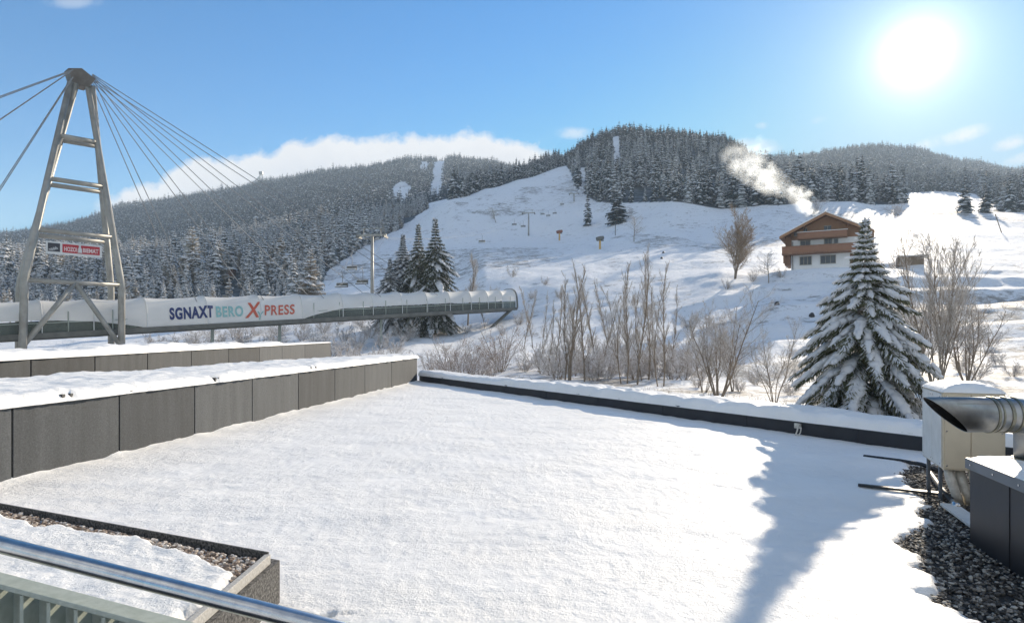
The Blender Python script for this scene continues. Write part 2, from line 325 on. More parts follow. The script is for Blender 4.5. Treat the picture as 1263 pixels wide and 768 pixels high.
# ------------------------------------------------------------------ terrain
Z = lambda v: ('z', v)
TC = {
 -900: [(3,Z(-3)),(40,Z(-3)),(70,Z(-3)),(110,430),(160,402),(220,376),(300,352),(420,334),(550,322),(700,318),(900,312),(1200,300),(1600,294),(2000,298),(2600,305)],
 0:   [(3,Z(-3)),(40,Z(-3)),(70,Z(-3)),(110,428),(160,396),(220,370),(300,346),(420,330),(500,325),(650,325),(850,318),(1100,308),(1400,298),(1700,292),(2000,297),(2600,305)],
 75:  [(3,Z(-3)),(40,Z(-3)),(70,Z(-3)),(110,428),(160,394),(220,366),(300,343),(420,328),(500,323),(650,324),(850,316),(1100,303),(1400,290),(1700,283),(2000,287),(2600,300)],
 110: [(3,Z(-3)),(40,Z(-3)),(70,Z(-3)),(110,428),(160,393),(220,364),(300,341),(420,326),(500,321),(650,323),(850,314),(1100,298),(1400,281),(1700,271),(2000,276),(2600,300)],
 150: [(3,Z(-3)),(40,Z(-3)),(70,Z(-3)),(110,428),(160,392),(220,361),(300,339),(420,324),(500,319),(650,321),(850,312),(1100,292),(1400,268),(1700,254),(2000,260),(2600,290)],
 200: [(3,Z(-3)),(40,Z(-3)),(70,Z(-3)),(110,428),(160,390),(220,358),(300,336),(400,322),(500,315),(650,318),(850,308),(1100,286),(1400,263),(1700,248),(2000,256),(2600,285)],
 260: [(3,Z(-3)),(40,Z(-3)),(70,Z(-3)),(110,428),(160,388),(220,354),(300,330),(400,315),(500,307),(650,310),(850,298),(1100,276),(1400,254),(1700,240),(2000,250),(2600,280)],
 330: [(3,Z(-3)),(40,Z(-3)),(70,Z(-3)),(110,428),(160,384),(220,349),(300,322),(400,306),(500,297),(650,300),(850,286),(1100,262),(1400,240),(1700,225),(2000,238),(2600,275)],
 430: [(3,Z(-3)),(40,Z(-3)),(70,Z(-2.6)),(100,432),(130,400),(170,368),(220,338),(270,317),(350,300),(450,286),(520,280),(650,282),(850,266),(1100,246),(1400,225),(1700,210),(2000,225),(2600,265)],
 500: [(3,Z(-3)),(40,Z(-3)),(70,Z(-2.5)),(100,430),(130,402),(170,366),(220,335),(270,312),(330,295),(400,281),(480,269),(530,266),(650,268),(850,252),(1100,231),(1400,211),(1700,199),(2000,212),(2600,260)],
 560: [(3,Z(-2.5)),(40,Z(-2.2)),(70,Z(-2.3)),(100,430),(140,393),(168,358),(185,345),(230,329),(290,302),(322,280),(361,259),(397,244),(480,247),(700,246),(850,242),(1100,225),(1400,206),(1700,197),(2000,212),(2600,260)],
 600: [(3,Z(-2)),(40,Z(-1.8)),(60,Z(-1.7)),(100,428),(130,396),(160,350),(180,334),(295,300),(332,276),(376,255),(420,238),(445,231),(540,234),(760,235),(900,232),(1100,222),(1400,208),(1700,204),(2000,218),(2600,262)],
 640: [(3,Z(-1.6)),(40,Z(-1.5)),(60,455),(100,425),(130,388),(157,348),(180,332),(298,299),(335,275),(383,252),(442,231),(482,219),(560,223),(800,224),(1000,222),(1400,214),(1700,213),(2000,222),(2600,262)],
 690: [(3,Z(-1.4)),(30,Z(-1.3)),(45,471),(70,448),(100,420),(130,374),(150,345),(180,331),(303,298),(338,273),(388,250),(459,226),(535,206),(600,203),(760,203),(900,205),(1200,208),(1600,215),(2600,262)],
 730: [(3,Z(-1.4)),(30,Z(-1.3)),(45,472),(70,447),(100,417),(130,368),(150,340),(180,326),(298,293),(338,268),(361,257),(379,249),(470,224),(560,196),(640,176),(720,175),(900,186),(1200,196),(1600,210),(2600,262)],
 770: [(3,Z(-1.4)),(30,Z(-1.3)),(45,473),(70,446),(100,412),(125,368),(145,342),(175,323),(285,287),(322,262),(340,253),(450,220),(540,190),(640,165),(720,165),(900,182),(1200,196),(1600,210),(2600,262)],
 830: [(3,Z(-1.4)),(30,Z(-1.2)),(43,475),(70,446),(95,410),(120,362),(140,338),(170,321),(262,287),(300,262),(318,252),(430,220),(530,188),(620,169),(700,170),(900,190),(1300,204),(2600,262)],
 890: [(3,Z(-1.4)),(25,Z(-1.2)),(40,480),(65,446),(90,405),(110,362),(125,337),(165,318),(215,300),(262,281),(298,266),(330,257),(430,226),(520,192),(590,174),(660,171),(760,188),(1100,202),(1700,210),(2600,262)],
 960: [(3,Z(-1.4)),(20,Z(-1.2)),(40,482),(60,443),(80,402),(100,365),(118,338),(132,335),(160,316),(200,300),(240,281),(275,264),(300,254),(320,250),(430,230),(540,218),(640,213),(760,214),(1000,213),(1400,204),(1800,198),(2600,255)],
 1000: [(3,Z(-1.4)),(20,Z(-1.2)),(40,480),(60,440),(80,400),(100,362),(114,338),(138,335),(165,316),(205,298),(245,277),(275,260),(296,252),(320,248),(430,234),(560,223),(680,219),(800,219),(1100,217),(1400,205),(1800,193),(2200,202),(2600,240)],
 1050: [(3,Z(-1.4)),(20,Z(-1.1)),(30,480),(60,428),(80,388),(100,356),(112,338),(132,334),(165,306),(200,288),(240,270),(270,256),(300,249),(340,246),(420,240),(600,232),(850,224),(1000,221),(1400,205),(1800,185),(2200,194),(2600,235)],
 1080:[(3,Z(-1.4)),(20,Z(-1.0)),(30,479),(60,424),(80,386),(100,353),(115,334),(128,324),(170,299),(220,279),(280,262),(340,250),(400,246),(600,234),(850,226),(1000,224),(1400,205),(1800,183),(2200,192),(2600,232)],
 1120:[(3,Z(-1.4)),(20,Z(-1.0)),(30,478),(60,420),(80,385),(100,350),(115,329),(125,320),(170,295),(230,273),(290,262),(350,252),(450,242),(600,234),(800,228),(1000,226),(1400,207),(1800,186),(2200,195),(2600,230)],
 1190:[(3,Z(-1.4)),(20,Z(-1.0)),(30,478),(60,420),(80,385),(100,350),(117,326),(126,319),(170,296),(230,276),(290,265),(350,260),(450,250),(600,239),(800,231),(1000,227),(1400,219),(1800,203),(2200,210),(2600,230)],
 1263:[(3,Z(-1.4)),(20,Z(-1.0)),(30,478),(60,418),(80,382),(100,348),(117,326),(126,319),(170,297),(230,277),(290,267),(350,262),(500,250),(700,239),(1000,232),(1400,228),(1800,216),(2200,220),(2600,232)],
 1500:[(3,Z(-1.4)),(20,Z(-1.0)),(30,478),(60,418),(80,382),(100,348),(117,326),(126,319),(170,299),(230,279),(290,269),(350,264),(500,252),(700,242),(1000,236),(1400,234),(1800,232),(2200,236),(2600,240)],
 2400:[(3,Z(-1.4)),(20,Z(-1.0)),(30,478),(60,418),(80,382),(100,348),(117,326),(126,319),(170,299),(230,279),(290,269),(350,264),(500,252),(700,242),(1000,236),(1400,234),(1800,232),(2200,236),(2600,240)],
}
cpx = np.array(sorted(TC), float)
DS = np.exp(np.linspace(math.log(3), math.log(2600), 520))
def col_profile(lst):
    d = np.array([a for a, b in lst], float)
    zv = np.array([b[1] if isinstance(b, tuple) else zz(a, b) for a, b in lst], float)
    return np.interp(DS, d, zv)
CZ = np.stack([col_profile(TC[int(k)]) for k in cpx])          # columns x DS
ker = np.exp(-0.5*(np.arange(-9, 10)/3.4)**2); ker /= ker.sum()
CZ = np.stack([np.convolve(np.pad(c, 9, mode='edge'), ker, mode='valid') for c in CZ])
def base_z(px, d):
    px = np.asarray(px, float); d = np.asarray(d, float)
    i = np.clip(np.searchsorted(cpx, px)-1, 0, len(cpx)-2)
    t = np.clip((px-cpx[i])/(cpx[i+1]-cpx[i]), 0, 1); t = t*t*(3-2*t)*0.5+t*0.5
    k = np.clip((np.log(d)-math.log(3))/(math.log(2600)-math.log(3))*(len(DS)-1), 0, len(DS)-1.001)
    k0 = k.astype(int); fk = k-k0
    za = CZ[i, k0]*(1-fk)+CZ[i, k0+1]*fk; zb = CZ[i+1, k0]*(1-fk)+CZ[i+1, k0+1]*fk
    return za*(1-t)+zb*t
def sstep(a, b, x):
    t = np.clip((x-a)/(b-a), 0, 1); return t*t*(3-2*t)
HOUSE_C = (P(1019, 336, 121).x, 121.0)
def ter_z(px, d):
    px = np.asarray(px, float); d = np.asarray(d, float)
    z = base_z(px, d); x = d*(px-CX)/F
    nr = sstep(25, 60, d)
    z = z + nr*0.09*fbm(x/2.6, d/2.6, 2, 12)*(1-sstep(200, 420, d)) + nr*0.55*fbm(x/9, d/9, 3, 11)*(1-0.5*sstep(130, 260, d)) + sstep(80, 200, d)*1.5*fbm(x/45, d/45, 3, 23)
    z = z + sstep(500, 1000, d)*7*fbm(x/160, d/160, 3, 31)
    # old field terraces below the house
    bw = sstep(800, 860, px)*sstep(40, 52, d)*(1-sstep(104, 116, d))
    ph = (d + 3.5*fbm(x/30, d/30, 2, 41)*2)/13.0
    fr = ph-np.floor(ph)
    saw = np.where(fr < 0.62, fr/0.62, (1-fr)/0.38)      # gentle outward lip then a steep face
    z = z + bw*1.0*(saw-0.5)*(-1)
    # level pad for the chalet
    r = np.hypot(x-HOUSE_C[0], d-HOUSE_C[1])
    k = 1-sstep(9, 17, r)
    z = z*(1-k)+(zz(121, 336))*k
    return z
def T(px, d): return float(ter_z(np.array([px]), np.array([d]))[0])
def TX(x, d): return T(CX+F*x/d, d)

def forest_mask(px, d):
    """which forest a spot of hillside belongs to (0 none)"""
    px = np.asarray(px, float); d = np.asarray(d, float)
    x = d*(px-CX)/F
    wob = 10*fbm(x/30, d/30, 2, 51)
    r = np.zeros(px.shape, int)
    bd = np.interp(d, [140, 180, 230, 270, 340, 400, 480, 560], [385, 392, 398, 428, 464, 494, 518, 530])
    r[(d > 165) & (d < 570) & (px+wob*0.5 < bd)] = 1
    bm = (d > 780) & (d < 1780) & (px < 705)
    bm &= ~((np.hypot((px-495)/13, (d-1010)/150) < 1) | ((np.abs(px-541-wob*0.4-(d-1300)*0.01) < 7) & (d > 820) & (d < 1720)) | ((np.abs(px-522+wob*.5) < 5) & (d > 1300) & (d < 1600)))
    r[bm] = 2
    cr = np.interp(px, [560, 600, 640, 690], [408, 452, 488, 542])
    r[(px > 556) & (px < 700) & (d > cr+wob*.6) & (d < cr+150)] = 3
    ed = np.interp(px, [697, 712, 735, 770, 830, 905, 960, 1000, 1060, 1118], [560, 430, 376, 345, 322, 322, 304, 310, 318, 345])
    rb = np.interp(d, [340, 480, 600, 700], [1116, 1112, 1150, 1260])
    lb = np.interp(d, [380, 450, 540], [704, 698, 690])
    mid = (px > lb+wob*0.3) & (px < rb+wob*0.3) & (d > ed+wob*0.5) & (d < 1230)
    mid &= ~((np.abs(px-760-wob*0.2) < 4.5) & (d > 500) & (d < 650)) & ~((np.abs(px-719+wob*0.15) < 4) & (d > 370) & (d < 520))
    r[mid] = 4
    rt = (px > np.interp(d, [330, 420, 600, 640], [1236, 1222, 1205, 1100])+wob) & (d > 352) & (d < 1000)
    r[rt] = 5
    r[(px > 900) & (d > 1150) & (d < 2100)] = 6
    return r

pxs = np.concatenate([np.linspace(-900, -110, 60), np.linspace(-100, 1363, 760), np.linspace(1375, 2400, 70)])
dd = np.exp(np.linspace(math.log(3), math.log(2600), 880))
PX, DD = np.meshgrid(pxs, dd)
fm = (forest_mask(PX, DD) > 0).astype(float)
XX = DD*(PX-CX)/F
scrub = 0.9*sstep(0.25, 0.5, fbm(XX/26, DD/40, 3, 77)) * (DD > 50)
scrub = np.maximum(scrub, 1.0*(1-sstep(.3, 1.2, np.hypot((PX-722)/46, (np.log(DD)-math.log(440))/0.13))))
scrub = np.maximum(scrub, 0.95*sstep(440, 520, PX)*(1-sstep(640, 720, PX))*sstep(170, 190, DD)*(1-sstep(260, 285, DD)))
scrub = np.maximum(scrub, 0.9*(1-sstep(.3, 1.2, np.hypot((PX-1170)/60, (np.log(DD)-math.log(290))/0.12))))
scrub = np.maximum(scrub, 0.8*(1-sstep(.3, 1.2, np.hypot((PX-1080)/70, (np.log(DD)-math.log(232))/0.06))))
scrub = np.maximum(scrub, (1-sstep(48, 70, DD))*0.9)
o = grid_mesh('snowy_ground', XX, DD, ter_z(PX, DD), 'terrain', True, {'forest': fm, 'scrub': scrub})
tag(o, 'snow covered valley floor, ski slope and mountain sides', None, None, 'structure')
gx, gy = np.meshgrid(np.linspace(-600, 600, 20), np.linspace(-400, 2.9, 12))
o = grid_mesh('valley_ground', gx, gy, np.full(gx.shape, -3.2), 'terrain', True, {'forest': gx*0, 'scrub': gx*0})
tag(o, 'snowy ground behind the viewpoint', None, None, 'structure')

# ------------------------------------------------------------------ trees
def rand_dir_in_cone(d, ang):
    d = Vector(d).normalized(); a = d.orthogonal().normalized(); b = d.cross(a)
    t = random.random()*2*math.pi
    return (d*math.cos(ang)+(a*math.cos(t)+b*math.sin(t))*math.sin(ang)).normalized()

def bare_tree(seed, height, stems=1, spread=0.12, style='upright', rad=None, lev=3, dens=1.0, start=0.25, twr=0.011):
    """trunk mesh builder and twig mesh builder of a leafless tree; base at the origin"""
    random.seed(seed); tr = MB(); tw = MB()
    def limb(p, d, L, r0, lv, up):
        n = 5 if lv <= 1 else (4 if lv == 2 else 3)
        pts = [Vector(p)]; d = Vector(d).normalized(); dirs = [d]
        for i in range(n):
            d = (d + Vector((random.gauss(0, .10), random.gauss(0, .10), up*0.14+random.gauss(0, .05)))).normalized()
            pts.append(pts[-1]+d*L/n); dirs.append(d)
        r1 = max(r0*(0.25 if lv else 0.3), twr*0.6)
        rads = [r0+(r1-r0)*i/n for i in range(n+1)]
        (tr if lv <= 1 else tw).tube(pts, rads, 6 if lv == 0 else (4 if lv == 1 else 3), caps=False)
        return pts, dirs, rads
    def at(pts, dirs, rads, t):
        k = t*(len(pts)-1); i = min(int(k), len(pts)-2); f = k-i
        return pts[i].lerp(pts[i+1], f), dirs[i], rads[i]*(1-f)+rads[i+1]*f
    def grow(p, d, L, r0, lv):
        up = {'upright': 1.0, 'round': 0.15, 'bush': 0.5, 'larch': -0.1}[style]
        pts, dirs, rads = limb(p, d, L, r0, lv, up if lv else 0.8)
        if lv >= lev: return
        if style == 'larch' and lv == 0: nb = int(48*dens)
        elif style == 'upright' and lv == 0 and L > 8: nb = int(28*dens)
        else: nb = int({0: 16, 1: 9, 2: 6, 3: 4}[lv]*dens*(0.8+0.4*random.random()))
        for i in range(nb):
            t0 = start if lv == 0 else 0.15
            t = t0+(1-t0)*(i+random.random())/nb
            q, dv, rr = at(pts, dirs, rads, min(t, 0.995))
            if style == 'larch' and lv == 0:
                an = 2.4*i+random.random(); dvv = Vector((math.cos(an), math.sin(an), 0.15)); LL = height*0.17*(1-0.75*t)*random.uniform(.7, 1.2)+.25
            else:
                ang = {'upright': R(25), 'round': R(52), 'bush': R(38), 'larch': R(50)}[style]*random.uniform(0.7, 1.25)
                dvv = rand_dir_in_cone(dv, ang)
                LL = L*{0: (.18 if L > 8 else .38) if style == 'upright' else .42, 1: .5, 2: .5, 3: .5}[lv]*(1.15-0.7*t)*random.uniform(.6, 1.3)
                if style == 'round' and lv == 0: LL *= 1.25
                if style == 'bush' and lv == 0: LL *= 0.95
            grow(q, dvv, LL, max(min(rr*0.62, r0*.5), twr), lv+1)
    for s in range(stems):
        an = random.random()*6.28+s*6.28/stems; off = 0.0 if stems == 1 else (0.012 if style != 'upright' else .022)*height
        sp = random.uniform(.3, 1.0)*spread
        d = Vector((math.cos(an)*sp, math.sin(an)*sp, 1))
        hh = height*(1.0 if s == 0 else random.uniform(.65, .97))/ (1.0 if style != 'round' else 1.05)
        grow((math.cos(an)*off, math.sin(an)*off, -0.3), d, hh*0.92, (rad or height*0.012)*(1 if s == 0 else .8), 0)
    return tr, tw

BT = {}
def bare_proto(key, twig='twig', **kw):
    tr, tw = bare_tree(**kw)
    BT[key] = (tr.mesh('trunk', ['bark']), tw.mesh('crown', [twig]), kw['height'])
used_bt = {}
def place_bare(name, key, px, d, h, label, cat='tree', group=None, rz=None, dz=0.0, sx=1.0):
    tm, cm, hh = BT[key]
    x = d*(px-CX)/F
    o = empty(name, (x, d, T(px, d)+dz), label, cat, group)
    s = h/hh; o.scale = (s*sx, s*sx, s); o.rotation_euler = (0, 0, random.random()*6.28 if rz is None else rz)
    for nm, me in (('trunk', tm), ('crown', cm)):
        c = bpy.data.objects.new(nm, me); COL.objects.link(c); c.parent = o
    return o

def spruce_mesh(seed, h=1.0, nwh=16, nbr=7, rmax=0.17, snow=0.6, low=0.06, segs=3, droop=0.5, fringe=True, thick=1.0):
    """forest spruce, unit height: trunk, drooping branch fans (0 needles, 1 snow, 2 bark)"""
    random.seed(seed); mb = MB()
    mb.tube([(0, 0, -0.03), (0, 0, 0.55), (0, 0, 0.99)], [0.013, 0.008, 0.001], 5, 2, caps=False)
    for w in range(nwh):
        t = (w+random.uniform(-.3, .3))/nwh                      # 0 bottom .. 1 top
        zc = low+(1-low)*min(max(t, 0), 0.985)
        L0 = rmax*(1-t)**0.85*(1.0 if t > .08 else .8)+0.012
        nb = max(4, int(nbr*(1-0.45*t)))
        a0 = random.random()*6.28
        for b in range(nb):
            an = a0+b*6.283/nb+random.uniform(-.3, .3); L = L0*random.uniform(.5, 1.3)
            if random.random() < 0.06: continue
            ca, sa = math.cos(an), math.sin(an); wd = L*random.uniform(.26, .40)*thick+0.006
            zc2 = zc+random.uniform(-.012, .012)
            mid = [];
            for i in range(segs+1):
                f = i/segs; rr = L*f; dz = -L*droop*(f**1.3)+L*0.18*math.sin(f*3.14)*0.5+(0.10*L*f*f if t < .5 else 0.22*L*f*f)
                mid.append((rr, zc2+dz, wd*(0.35+1.1*math.sin(min(1, f*1.15+.12)*2.6)) if f < 1 else wd*.12))
            def pt(rr, s, z): return (ca*rr-sa*s, sa*rr+ca*s, z)
            v = []
            for rr, z, ww in mid:
                j = random.uniform(.75, 1.25)
                v += [pt(rr, -ww*j, z-ww*.55), pt(rr, 0, z), pt(rr, ww/j, z-ww*.55)]
            f = []
            for i in range(segs):
                k = 3*i; f += [(k, k+3, k+4, k+1), (k+1, k+4, k+5, k+2)]
            mb.add(v, f, 0)
            if fringe:                                        # hanging twigs
                for i in range(1, segs+1):
                    for s in (-1, 1):
                        rr, z, ww = mid[i]; hl = L*random.uniform(.12, .30)
                        e = pt(rr-L*.10, s*ww*.9, z-ww*.5); g = pt(rr+L*.06, s*ww*1.0, z-ww*.5); q = pt(rr+L*random.uniform(-.02, .1), s*ww*random.uniform(.8, 1.7), z-ww*.5-hl)
                        mb.add([e, g, q], [(0, 1, 2)], 0)
            if random.random() < snow:
                f0 = random.uniform(.1, .45); vs = []; js = []
                for i in range(segs+1):
                    fr = i/segs
                    if fr < f0-0.2: continue
                    rr, z, ww = mid[i]; ww = ww*random.uniform(.55, 1.15); hgt = ww*.35+.0025
                    vs += [pt(rr, -ww, z-ww*.42), pt(rr, 0, z+hgt), pt(rr, ww, z-ww*.42)]
                n = len(vs)//3
                fs = []
                for i in range(n-1):
                    k = 3*i; fs += [(k, k+3, k+4, k+1), (k+1, k+4, k+5, k+2)]
                mb.add(vs, fs, 1)
    return mb
def spruce_proto(name, seed, needle='needle_far', **kw):
    return spruce_mesh(seed, **kw).mesh(name, [needle, 'snow_leaf', 'bark'])

SP_SNOWY = [spruce_proto('snowy spruce', 100+i, needle='needle_hoar', nwh=17, nbr=8, rmax=[.17, .15, .19, .16][i], snow=.95, droop=.55) for i in range(4)]
SP_DARK = [spruce_proto('spruce', 120+i, nwh=17, nbr=8, rmax=[.15, .17, .135][i], snow=.42, droop=.5) for i in range(3)]
SP_FROST = [spruce_proto('frosted larch', 140+i, needle='needle_frost', nwh=17, nbr=8, rmax=[.20, .23][i], snow=.75, droop=.1) for i in range(2)]
SP_FAR = [spruce_proto('distant spruce', 160+i, nwh=8, nbr=6, rmax=[.20, .18, .22][i], snow=[.32, .2, .27][i], segs=2, fringe=False, thick=1.25) for i in range(3)]

def scatter(px0, px1, d0, d1, spacing, seed):
    """jittered grid of points in plan, clipped to a wedge seen from the valley"""
    r = np.random.default_rng(seed)
    x0 = d1*(px0-CX)/F if px0 < CX else d0*(px0-CX)/F; x1 = d1*(px1-CX)/F if px1 > CX else d0*(px1-CX)/F
    X, Y = np.meshgrid(np.arange(x0, x1, spacing), np.arange(d0, d1, spacing))
    X = X+r.uniform(-.48, .48, X.shape)*spacing; Y = Y+r.uniform(-.48, .48, Y.shape)*spacing
    X = X.ravel(); Y = Y.ravel(); px = CX+F*X/Y
    k = (px > px0) & (px < px1); return X[k], Y[k], px[k]
# name, id, wedge, spacing, tree height
FOR = [(1, -420, 540, 165, 575, 5.2, (9, 16)), (2, -420, 705, 780, 1780, 8.6, (14, 20)), (3, 556, 700, 400, 720, 5.0, (10, 15)),
       (4, 690, 1270, 295, 1230, 5.8, (13, 20)), (5, 1090, 1800, 352, 1000, 7.5, (13, 20)), (6, 900, 1900, 1150, 2100, 10.5, (16, 22))]
PTS = {}
for (fid, a, b, d0, d1, sp, hr) in FOR:
    X, Y, px = scatter(a, b, d0, d1, sp, 300+fid)
    k = forest_mask(px, Y) == fid
    X, Y, px = X[k], Y[k], px[k]
    r = np.random.default_rng(400+fid)
    h = r.uniform(hr[0], hr[1], len(X))*(1+0.5*fbm(X/38, Y/38, 2, 61))
    h = np.where(r.random(len(X)) < 0.12, h*1.3, h); h = np.where(r.random(len(X)) < 0.22, h*.55, h)
    gap = (fbm(X/24, Y/34, 2, 63) > -.42) | (Y < 330); X, Y, px, h = X[gap], Y[gap], px[gap], h[gap]
    if fid == 4: h = h*np.interp(Y, [260, 420, 620], [1.0, .85, .55])
    if fid == 1: h = h*np.interp(Y, [165, 200, 260], [.5, .6, 1.0])
    if fid == 1:
        k = ~((np.abs(px-284) < 13) & (Y < 262)); X, Y, px, h = X[k], Y[k], px[k], h[k]
    z = ter_z(px, Y)
    PTS[fid] = np.stack([X, Y, z, h, r.random(len(X))*6.283, px], 1)
FLAB = {1: ('snow laden spruce in the near forest left of the ski slope', 'spruces of the snowy forest on the left'),
        4: ('dark spruce along the front edge of the forest on the hill above the chalet', 'spruces at the edge of the hill forest'),
        5: ('dark spruce at the edge of the wood beside the bright field on the right', 'spruces of the wood on the right'),
        3: ('dark spruce in the row along the crest of the ski slope', 'spruces along the crest of the slope')}
# the largest-looking ones become trees of their own
cand = []
for fid in (1, 3, 4, 5):
    q = PTS[fid]; app = q[:, 3]/q[:, 1]
    inf = (q[:, 5] > 0) & (q[:, 5] < 1263)
    # hidden behind the bridge or the tower base: skip when the top is below the bridge roof
    top = HY-F*(q[:, 2]+q[:, 3]-H)/q[:, 1]
    inf &= top < 352
    for i in np.nonzero(inf)[0]: cand.append((app[i], fid, i))
cand.sort(reverse=True)
quota = {1: 150, 4: 105, 5: 20, 3: 12}; taken = {k: set() for k in quota}
for a, fid, i in cand:
    if len(taken[fid]) < quota[fid]: taken[fid].add(i)
proto_objs = {}
for fid, s in taken.items():
    for i in sorted(s):
        X, Y, z, h, rz, px = PTS[fid][i]
        if fid == 1: 
            fr = random.random()
            me = random.choice(SP_FROST) if fr < 0.16 else random.choice(SP_SNOWY)
        else: me = random.choice(SP_DARK) if random.random() < .75 else random.choice(SP_SNOWY)
        o = bpy.data.objects.new('spruce_tree', me); COL.objects.link(o)
        o.location = (X, Y, z-0.2); wv = random.uniform(.85, 1.2); o.scale = (h*wv, h*wv, h); o.rotation_euler = (0, 0, rz)
        tag(o, FLAB[fid][0], 'tree', FLAB[fid][1]); proto_objs.setdefault(me.name, o)
# three skyline trees serve as the kinds of the far forests
for k, (px, d, lab) in enumerate([(776, 690, 'single tall spruce on the very top of the middle hill'),
                                   (938, 600, 'single spruce standing up from the right shoulder of the middle hill'),
                                   (712, 560, 'single spruce on the left shoulder of the middle hill skyline')]):
    o = bpy.data.objects.new('spruce_tree', SP_FAR[k]); COL.objects.link(o)
    o.location = (d*(px-CX)/F, d, T(px, d)-.3); o.scale = (15, 15, 15); tag(o, lab, 'tree'); proto_objs[SP_FAR[k].name] = o

def instancer(name, pts, meshes, label, seed):
    me = bpy.data.meshes.new(name); n = len(pts)
    me.vertices.add(n); me.vertices.foreach_set('co', (pts[:, :3]-np.array([0, 0, .2])).astype(np.float32).ravel())
    r = np.random.default_rng(seed)
    for nm, arr in (('scl', pts[:, 3]), ('rotz', pts[:, 4])):
        a = me.attributes.new(nm, 'FLOAT', 'POINT'); a.data.foreach_set('value', arr.astype(np.float32))
    a = me.attributes.new('pick', 'INT', 'POINT'); a.data.foreach_set('value', r.integers(0, len(meshes), n).astype(np.int32))
    o = bpy.data.objects.new(name, me); COL.objects.link(o)
    ng = bpy.data.node_groups.new(name, 'GeometryNodeTree')
    ng.interface.new_socket('Geometry', in_out='INPUT', socket_type='NodeSocketGeometry')
    ng.interface.new_socket('Geometry', in_out='OUTPUT', socket_type='NodeSocketGeometry')
    N = ng.nodes; L = ng.links
    gi = N.new('NodeGroupInput'); go = N.new('NodeGroupOutput')
    g2i = N.new('GeometryNodeGeometryToInstance')
    for m in reversed(meshes):
        oi = N.new('GeometryNodeObjectInfo'); oi.inputs['Object'].default_value = proto_objs[m.name]; oi.transform_space = 'ORIGINAL'
        L.new(oi.outputs['Geometry'], g2i.inputs[0])
    ip = N.new('GeometryNodeInstanceOnPoints'); ip.inputs['Pick Instance'].default_value = True
    def attr(nm, t):
        a = N.new('GeometryNodeInputNamedAttribute'); a.data_type = t; a.inputs['Name'].default_value = nm
        return [s for s in a.outputs if s.enabled and s.name == 'Attribute'][0]
    cb = N.new('ShaderNodeCombineXYZ'); L.new(attr('rotz', 'FLOAT'), cb.inputs[2])
    L.new(gi.outputs[0], ip.inputs['Points']); L.new(g2i.outputs[0], ip.inputs['Instance'])
    L.new(attr('pick', 'INT'), ip.inputs['Instance Index']); L.new(cb.outputs[0], ip.inputs['Rotation']); L.new(attr('scl', 'FLOAT'), ip.inputs['Scale'])
    L.new(ip.outputs[0], go.inputs[0])
    md = o.modifiers.new('trees', 'NODES'); md.node_group = ng
    return tag(o, label, 'forest', None, 'stuff')
def rest(fid):
    k = np.ones(len(PTS[fid]), bool); k[list(taken.get(fid, []))] = False; return PTS[fid][k]
avail = lambda ms: [m for m in ms if m.name in proto_objs]
instancer('spruce_forest', rest(1), avail(SP_SNOWY)+avail(SP_SNOWY)+avail(SP_SNOWY)+avail(SP_FROST), 'snow laden spruce forest filling the lower left hillside', 1)
instancer('spruce_forest', PTS[2], SP_FAR, 'distant dark spruce forest covering the long mountain under the cloud', 2)
instancer('spruce_forest', rest(3), avail(SP_DARK), 'narrow spruce wood behind the crest of the ski slope', 3)
q = rest(4); instancer('spruce_forest', q[q[:, 1] < 560], avail(SP_DARK)+avail(SP_DARK)+avail(SP_SNOWY), 'dark spruce forest on the front of the middle hill', 4)
instancer('spruce_forest', q[q[:, 1] >= 560], SP_FAR, 'spruce forest over the rounded top of the middle hill', 5)
instancer('spruce_forest', rest(5), avail(SP_DARK), 'spruce wood at the right edge beyond the bright field', 6)
instancer('spruce_forest', PTS[6], SP_FAR, 'hazy spruce forest on the far rounded hill below the sun', 7)

# trees that stand alone
def big_spruce(px, d, h, label, me, wide=1.0, name='spruce_tree', dz=0):
    x = d*(px-CX)/F
    o = bpy.data.objects.new(name, me); COL.objects.link(o); o.location = (x, d, T(px, d)-.1+dz); o.scale = (h*wide, h*wide, h)
    o.rotation_euler = (0, 0, random.random()*6.28); return tag(o, label, 'tree')
big_spruce(725, 322, 18, 'narrow dark spruce standing alone on the slope before the hill forest', SP_DARK[2], 1.0)
big_spruce(761, 306, 17, 'wide bushy spruce standing alone beside the narrow one before the hill forest', SP_DARK[1], 1.75)
big_spruce(1190, 300, 15.5, 'left of two dark spruces at the bright field on the right', SP_DARK[1], 1.4)
big_spruce(1216, 300, 14.5, 'right of two dark spruces at the bright field on the right', SP_DARK[0], 1.35)
big_spruce(383, 158, 15, 'broad tan frosted larch at the foot of the left forest', SP_FROST[1], 1.05, 'larch_tree')
big_spruce(283, 150, 9.5, 'pale frosted larch low in the forest right of the snowy hut', SP_FROST[0], 1.1, 'larch_tree')
big_spruce(362, 165, 13, 'grey green spruce left of the broad tan larch', SP_SNOWY[1], 1.1)
